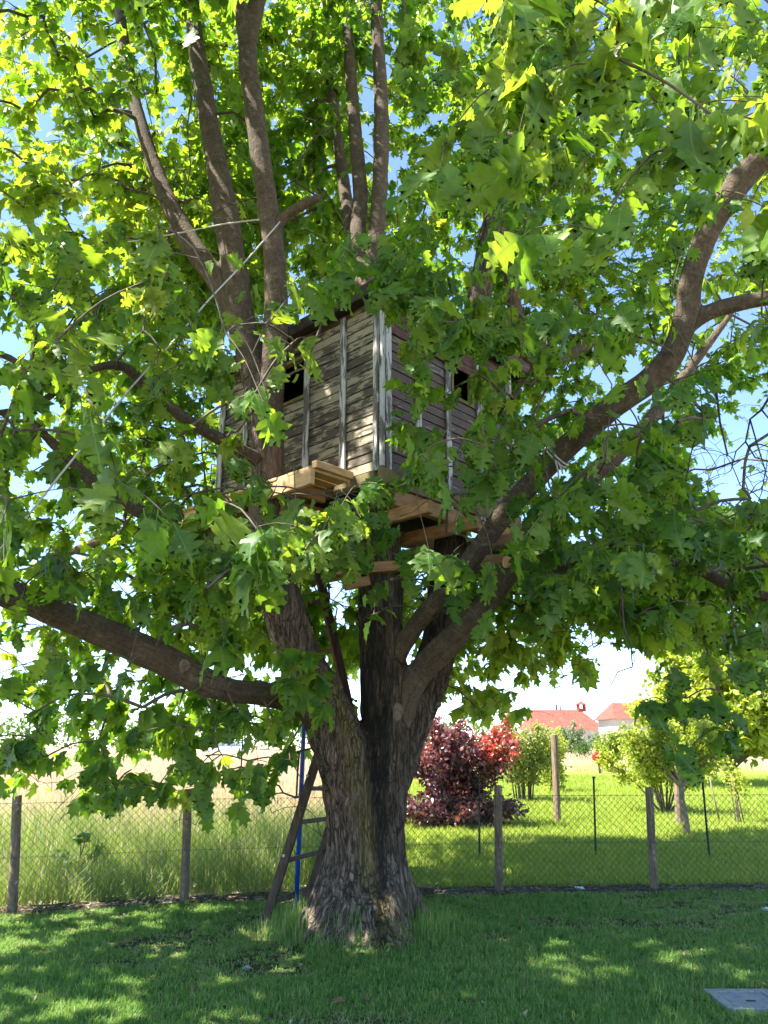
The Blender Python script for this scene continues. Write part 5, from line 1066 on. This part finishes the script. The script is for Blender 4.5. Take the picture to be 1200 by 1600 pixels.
# weeds at the trunk foot
for i, (px, py, h, lab) in enumerate(((506, 1478, 0.20, "tall pale weed growing against the foot of the left stem"), (565, 1497, 0.08, "small leafy weed in front of the middle of the trunk"), (604, 1500, 0.07, "small leafy weed before the right root of the trunk"), (98, 1447, 0.07, "bright tuft of weed on the lawn near the left fence post"), (905, 1391, 0.12, "green weed sprouting on the soil under the right fence netting"))):
    g = ground(px, py); plant("weed", lab, "weed", g, [[(0, 0, 0), (0.005, 0, h * 0.5), (0.0, 0, h)]] + [[(0, 0, 0), (random.uniform(-.05, .05), -0.02, h * 0.4), (random.uniform(-.09, .09), -0.04, h * 0.55)] for _ in range(3)], 0.003, M_MID, 0.035, 1, 0.03, lambda P: 0.8 + 0 * P[:, 0], lower=0.3)["group"] = "small weeds"

# ------------------------------------------------------------------ stakes beyond the fence
def stake(px, py0, pxt, pyt, r, name, label, mat, grp=None):
    g = ground(px, py0); t = at(pxt, pyt, g[1]); P = [g - np.array([0, 0, 0.1]), t - (t - g) * 0.01, t]
    V, Fc = tube(P, [r, r, r * 0.8], 12); return tag(mobj(name, npmesh(name, V, Fc, mat, False)), label, name.split('_')[-1], grp)
stake(871, 1286, 866, 1147, 0.075, "wooden_stake", "tall grey wooden stake standing in the orchard by the golden shrub", M_POST, "wooden stakes in the orchard")
stake(1061, 1292, 1057, 1197, 0.07, "wooden_stake", "grey wooden stake just left of the small fruit tree trunk", M_POST, "wooden stakes in the orchard")
def tpost(px, py0, pxt, pyt, label):
    g = ground(px, py0); t = at(pxt, pyt, g[1]); o = empty("steel_stake", g, label, "stake", "steel stakes in the orchard"); bm = bmesh.new(); a, b = Vector(g) - Vector((0, 0, 0.1)), Vector(t)
    beam(bm, a, b, 0.034, 0.006); beam(bm, a + Vector((0, 0.017, 0)), b + Vector((0, 0.017, 0)), 0.005, 0.028); bmobj("post", bm, M_STEEL, o)
    bm = bmesh.new(); addbox(bm, b + Vector((0, 0.008, 0.012)), (0.02, 0, 0), (0, 0.016, 0), (0, 0, 0.012)); bmobj("cap", bm, M_STEEL, o)
tpost(749, 1342, 749, 1215, "thin dark steel stake in front of the purple shrub"); tpost(931, 1338, 928, 1216, "thin dark steel stake midway between the two right fence posts"); tpost(1109, 1342, 1098, 1216, "thin dark steel stake right of the small fruit tree")
def tripod(px, py, label):
    g = ground(px, py); o = empty("sapling_support", g, label, "support")
    for a, b in (((-0.30, 0.1), (-0.42, 0.1)), ((0.05, -0.1), (-0.05, -0.1)), ((0.22, 0.15), (0.10, 0.15))): tubeobj("stick", [g + np.array([a[0], a[1], -0.05]), g + np.array([b[0], b[1], 1.0])], 0.014, M_POST, o, 6)
    plant("sapling", "slim young sapling tied between three sticks at the right of the orchard", "sapling", g, fan(5, 1.55, 0.5, 0.2, 0.2), 0.012, M_YELLOW, 0.07, 9, 0.22, lambda P: 0.45 + 0 * P[:, 0], lower=0.6)
tripod(1152, 1289, "three thin sticks around a young sapling at the right of the orchard")

# ------------------------------------------------------------------ far houses
M_TILE = simple("red_roof_tiles", [(0.3, (0.21, 0.040, 0.028)), (0.7, (0.30, 0.075, 0.052))], 2.5, stretch=(1, 1, 1), bump=0.3, dist=0.05)
M_RENDER = simple("pale_render", [(0.3, (0.30, 0.28, 0.25)), (0.7, (0.40, 0.38, 0.35))], 3, bump=0.1); M_GLASS = simple("dark_window", [(0.3, (0.03, 0.035, 0.04)), (0.7, (0.05, 0.055, 0.06))], 3, rough=0.15, bump=0, spec=0.6)
def farhouse(label, x0, x1, y0, dep, eave, ridge, hip=2.5, cup=None):
    o = empty("house", ((x0 + x1) / 2, y0 + dep / 2, 0), label, "house", "far houses"); bm = bmesh.new(); addbox(bm, ((x0 + x1) / 2, y0 + dep / 2, eave / 2), ((x1 - x0) / 2, 0, 0), (0, dep / 2, 0), (0, 0, eave / 2)); bmobj("wall", bm, M_RENDER, o)
    bm = bmesh.new(); e_ = 0.5; lo = [bm.verts.new(p) for p in ((x0 - e_, y0 - e_, eave - 0.05), (x1 + e_, y0 - e_, eave - 0.05), (x1 + e_, y0 + dep + e_, eave - 0.05), (x0 - e_, y0 + dep + e_, eave - 0.05))]; r0, r1 = bm.verts.new((x0 + hip * 0.3, y0 + dep / 2, ridge)), bm.verts.new((x1 - hip, y0 + dep / 2, ridge))
    bm.faces.new(lo[::-1]); bm.faces.new((lo[0], lo[1], r1, r0)); bm.faces.new((lo[1], lo[2], r1)); bm.faces.new((lo[2], lo[3], r0, r1)); bm.faces.new((lo[3], lo[0], r0)); rf = bmobj("roof", bm, M_TILE, o)
    nw = max(2, int((x1 - x0) / 2.6))
    for i in range(nw):
        xc = x0 + (i + 0.5) * (x1 - x0) / nw; bm = bmesh.new(); addbox(bm, (xc, y0 - 0.02, eave * 0.55), (0.55, 0, 0), (0, 0.04, 0), (0, 0, 0.7)); wo = bmobj("window", bm, M_RENDER, o)
        bm = bmesh.new(); addbox(bm, (xc, y0 - 0.05, eave * 0.55), (0.47, 0, 0), (0, 0.03, 0), (0, 0, 0.62)); bmobj("pane", bm, M_GLASS, wo)
    if cup is not None:
        yc = y0 + dep / 2; bm = bmesh.new()
        for sx in (-1, 1):
            for sy in (-1, 1): addbox(bm, (cup + sx * 0.42, yc + sy * 0.42, ridge + 0.25), (0.12, 0, 0), (0, 0.12, 0), (0, 0, 0.45))
        addbox(bm, (cup, yc, ridge - 0.05), (0.5, 0, 0), (0, 0.5, 0), (0, 0, 0.2)); bmobj("cupola", bm, M_TILE, rf)
        bm = bmesh.new(); q = [bm.verts.new((cup + a * 0.75, yc + b * 0.75, ridge + 0.7)) for a, b in ((-1, -1), (1, -1), (1, 1), (-1, 1))]; t = bm.verts.new((cup, yc, ridge + 1.2)); bm.faces.new(q[::-1])
        for i in range(4): bm.faces.new((q[i], q[(i + 1) % 4], t))
        bmobj("cupola_roof", bm, M_TILE, rf)
    for i, xp in enumerate((x0 + 4.1, x0 + 4.6)):
        if cup is not None: bm = bmesh.new(); addbox(bm, (xp, y0 + dep / 2, ridge + 0.25), (0.09, 0, 0), (0, 0.09, 0), (0, 0, 0.5)); bmobj("chimney_pipe", bm, M_DARK, rf)
Yh = 105.0
farhouse("long pale farmhouse with red tiled roof and small red roof turret", at(834, 1130, Yh)[0], at(940, 1130, Yh)[0], Yh, 9, at(900, 1139, Yh)[2], at(900, 1109, Yh + 4.5)[2], 1.6, at(908, 1105, Yh + 4.5)[0])
farhouse("second pale house with red roof partly hidden by the hanging leaves", at(966, 1130, 85)[0], at(1030, 1130, 85)[0], 85, 8, at(980, 1122, 85)[2], at(985, 1098, 89)[2], 2.2)

# ------------------------------------------------------------------ parked car
M_CAR = simple("silver_white_paint", [(0.3, (0.60, 0.62, 0.65)), (0.7, (0.68, 0.70, 0.73))], 2, rough=0.25, bump=0, spec=0.6); M_TYRE = simple("tyre", [(0.3, (0.015, 0.015, 0.015)), (0.7, (0.03, 0.03, 0.03))], 20)
M_CGLASS = simple("car_glass", [(0.3, (0.10, 0.14, 0.18)), (0.7, (0.14, 0.19, 0.24))], 3, rough=0.08, bump=0, spec=0.8)
yc = 78.0; xc = at(350, 1165, yc)[0]; car = empty("parked_car", (xc, yc, 0.35), "silver white estate car parked on the far side of the pale field", "car")
def prof(bm, pts, y0, y1, inset=0.0):
    a = [bm.verts.new((xc + x, y0, z)) for x, z in pts]; b = [bm.verts.new((xc + x, y1, z)) for x, z in pts]; bm.faces.new(a[::-1]); bm.faces.new(b)
    for i in range(len(pts)): j = (i + 1) % len(pts); bm.faces.new((a[i], a[j], b[j], b[i]))
zc = 0.25
bm = bmesh.new(); prof(bm, [(x, z + zc) for x, z in ((-2.2, 0.30), (2.15, 0.30), (2.25, 0.55), (2.2, 0.92), (1.9, 0.98), (-1.0, 0.98), (-1.9, 0.86), (-2.22, 0.66))], yc - 0.88, yc + 0.88); body = bmobj("body", bm, M_CAR, car, bevel=0.05)
bm = bmesh.new(); prof(bm, [(x, z + zc) for x, z in ((-1.15, 0.95), (2.05, 0.95), (1.75, 1.44), (1.4, 1.52), (-0.1, 1.52), (-0.4, 1.46))], yc - 0.76, yc + 0.76); bmobj("cabin", bm, M_CAR, car, bevel=0.05)
for xs_ in (((-0.85, 1.0), (0.25, 1.0), (0.25, 1.40), (-0.28, 1.40)), ((0.33, 1.0), (1.2, 1.0), (1.2, 1.40), (0.33, 1.40)), ((1.28, 1.0), (1.8, 1.02), (1.62, 1.38), (1.28, 1.40))):
    bm = bmesh.new(); prof(bm, [(x, z + zc) for x, z in xs_], yc - 0.775, yc + 0.775); bmobj("side_window", bm, M_CGLASS, car)
for x_ in (-1.4, 1.35):
    for y_ in (-0.82, 0.82):
        V, Fc = tube([(xc + x_, yc + y_ - 0.1, 0.33 + zc), (xc + x_, yc + y_ + 0.1, 0.33 + zc)], 0.33, 20); wh = mobj("wheel", npmesh("wheel", V, Fc, M_TYRE), car); V, Fc = tube([(xc + x_, yc + y_ - 0.115, 0.33 + zc), (xc + x_, yc + y_ + 0.115, 0.33 + zc)], 0.2, 16); mobj("rim", npmesh("rim", V, Fc, M_CAR), wh)
bm = bmesh.new(); addbox(bm, (xc, yc, 0.11), (6, 0, 0), (0, 3, 0), (0, 0, 0.14)); o = bmobj("road", bm, M_SOIL); o['kind'] = 'structure'
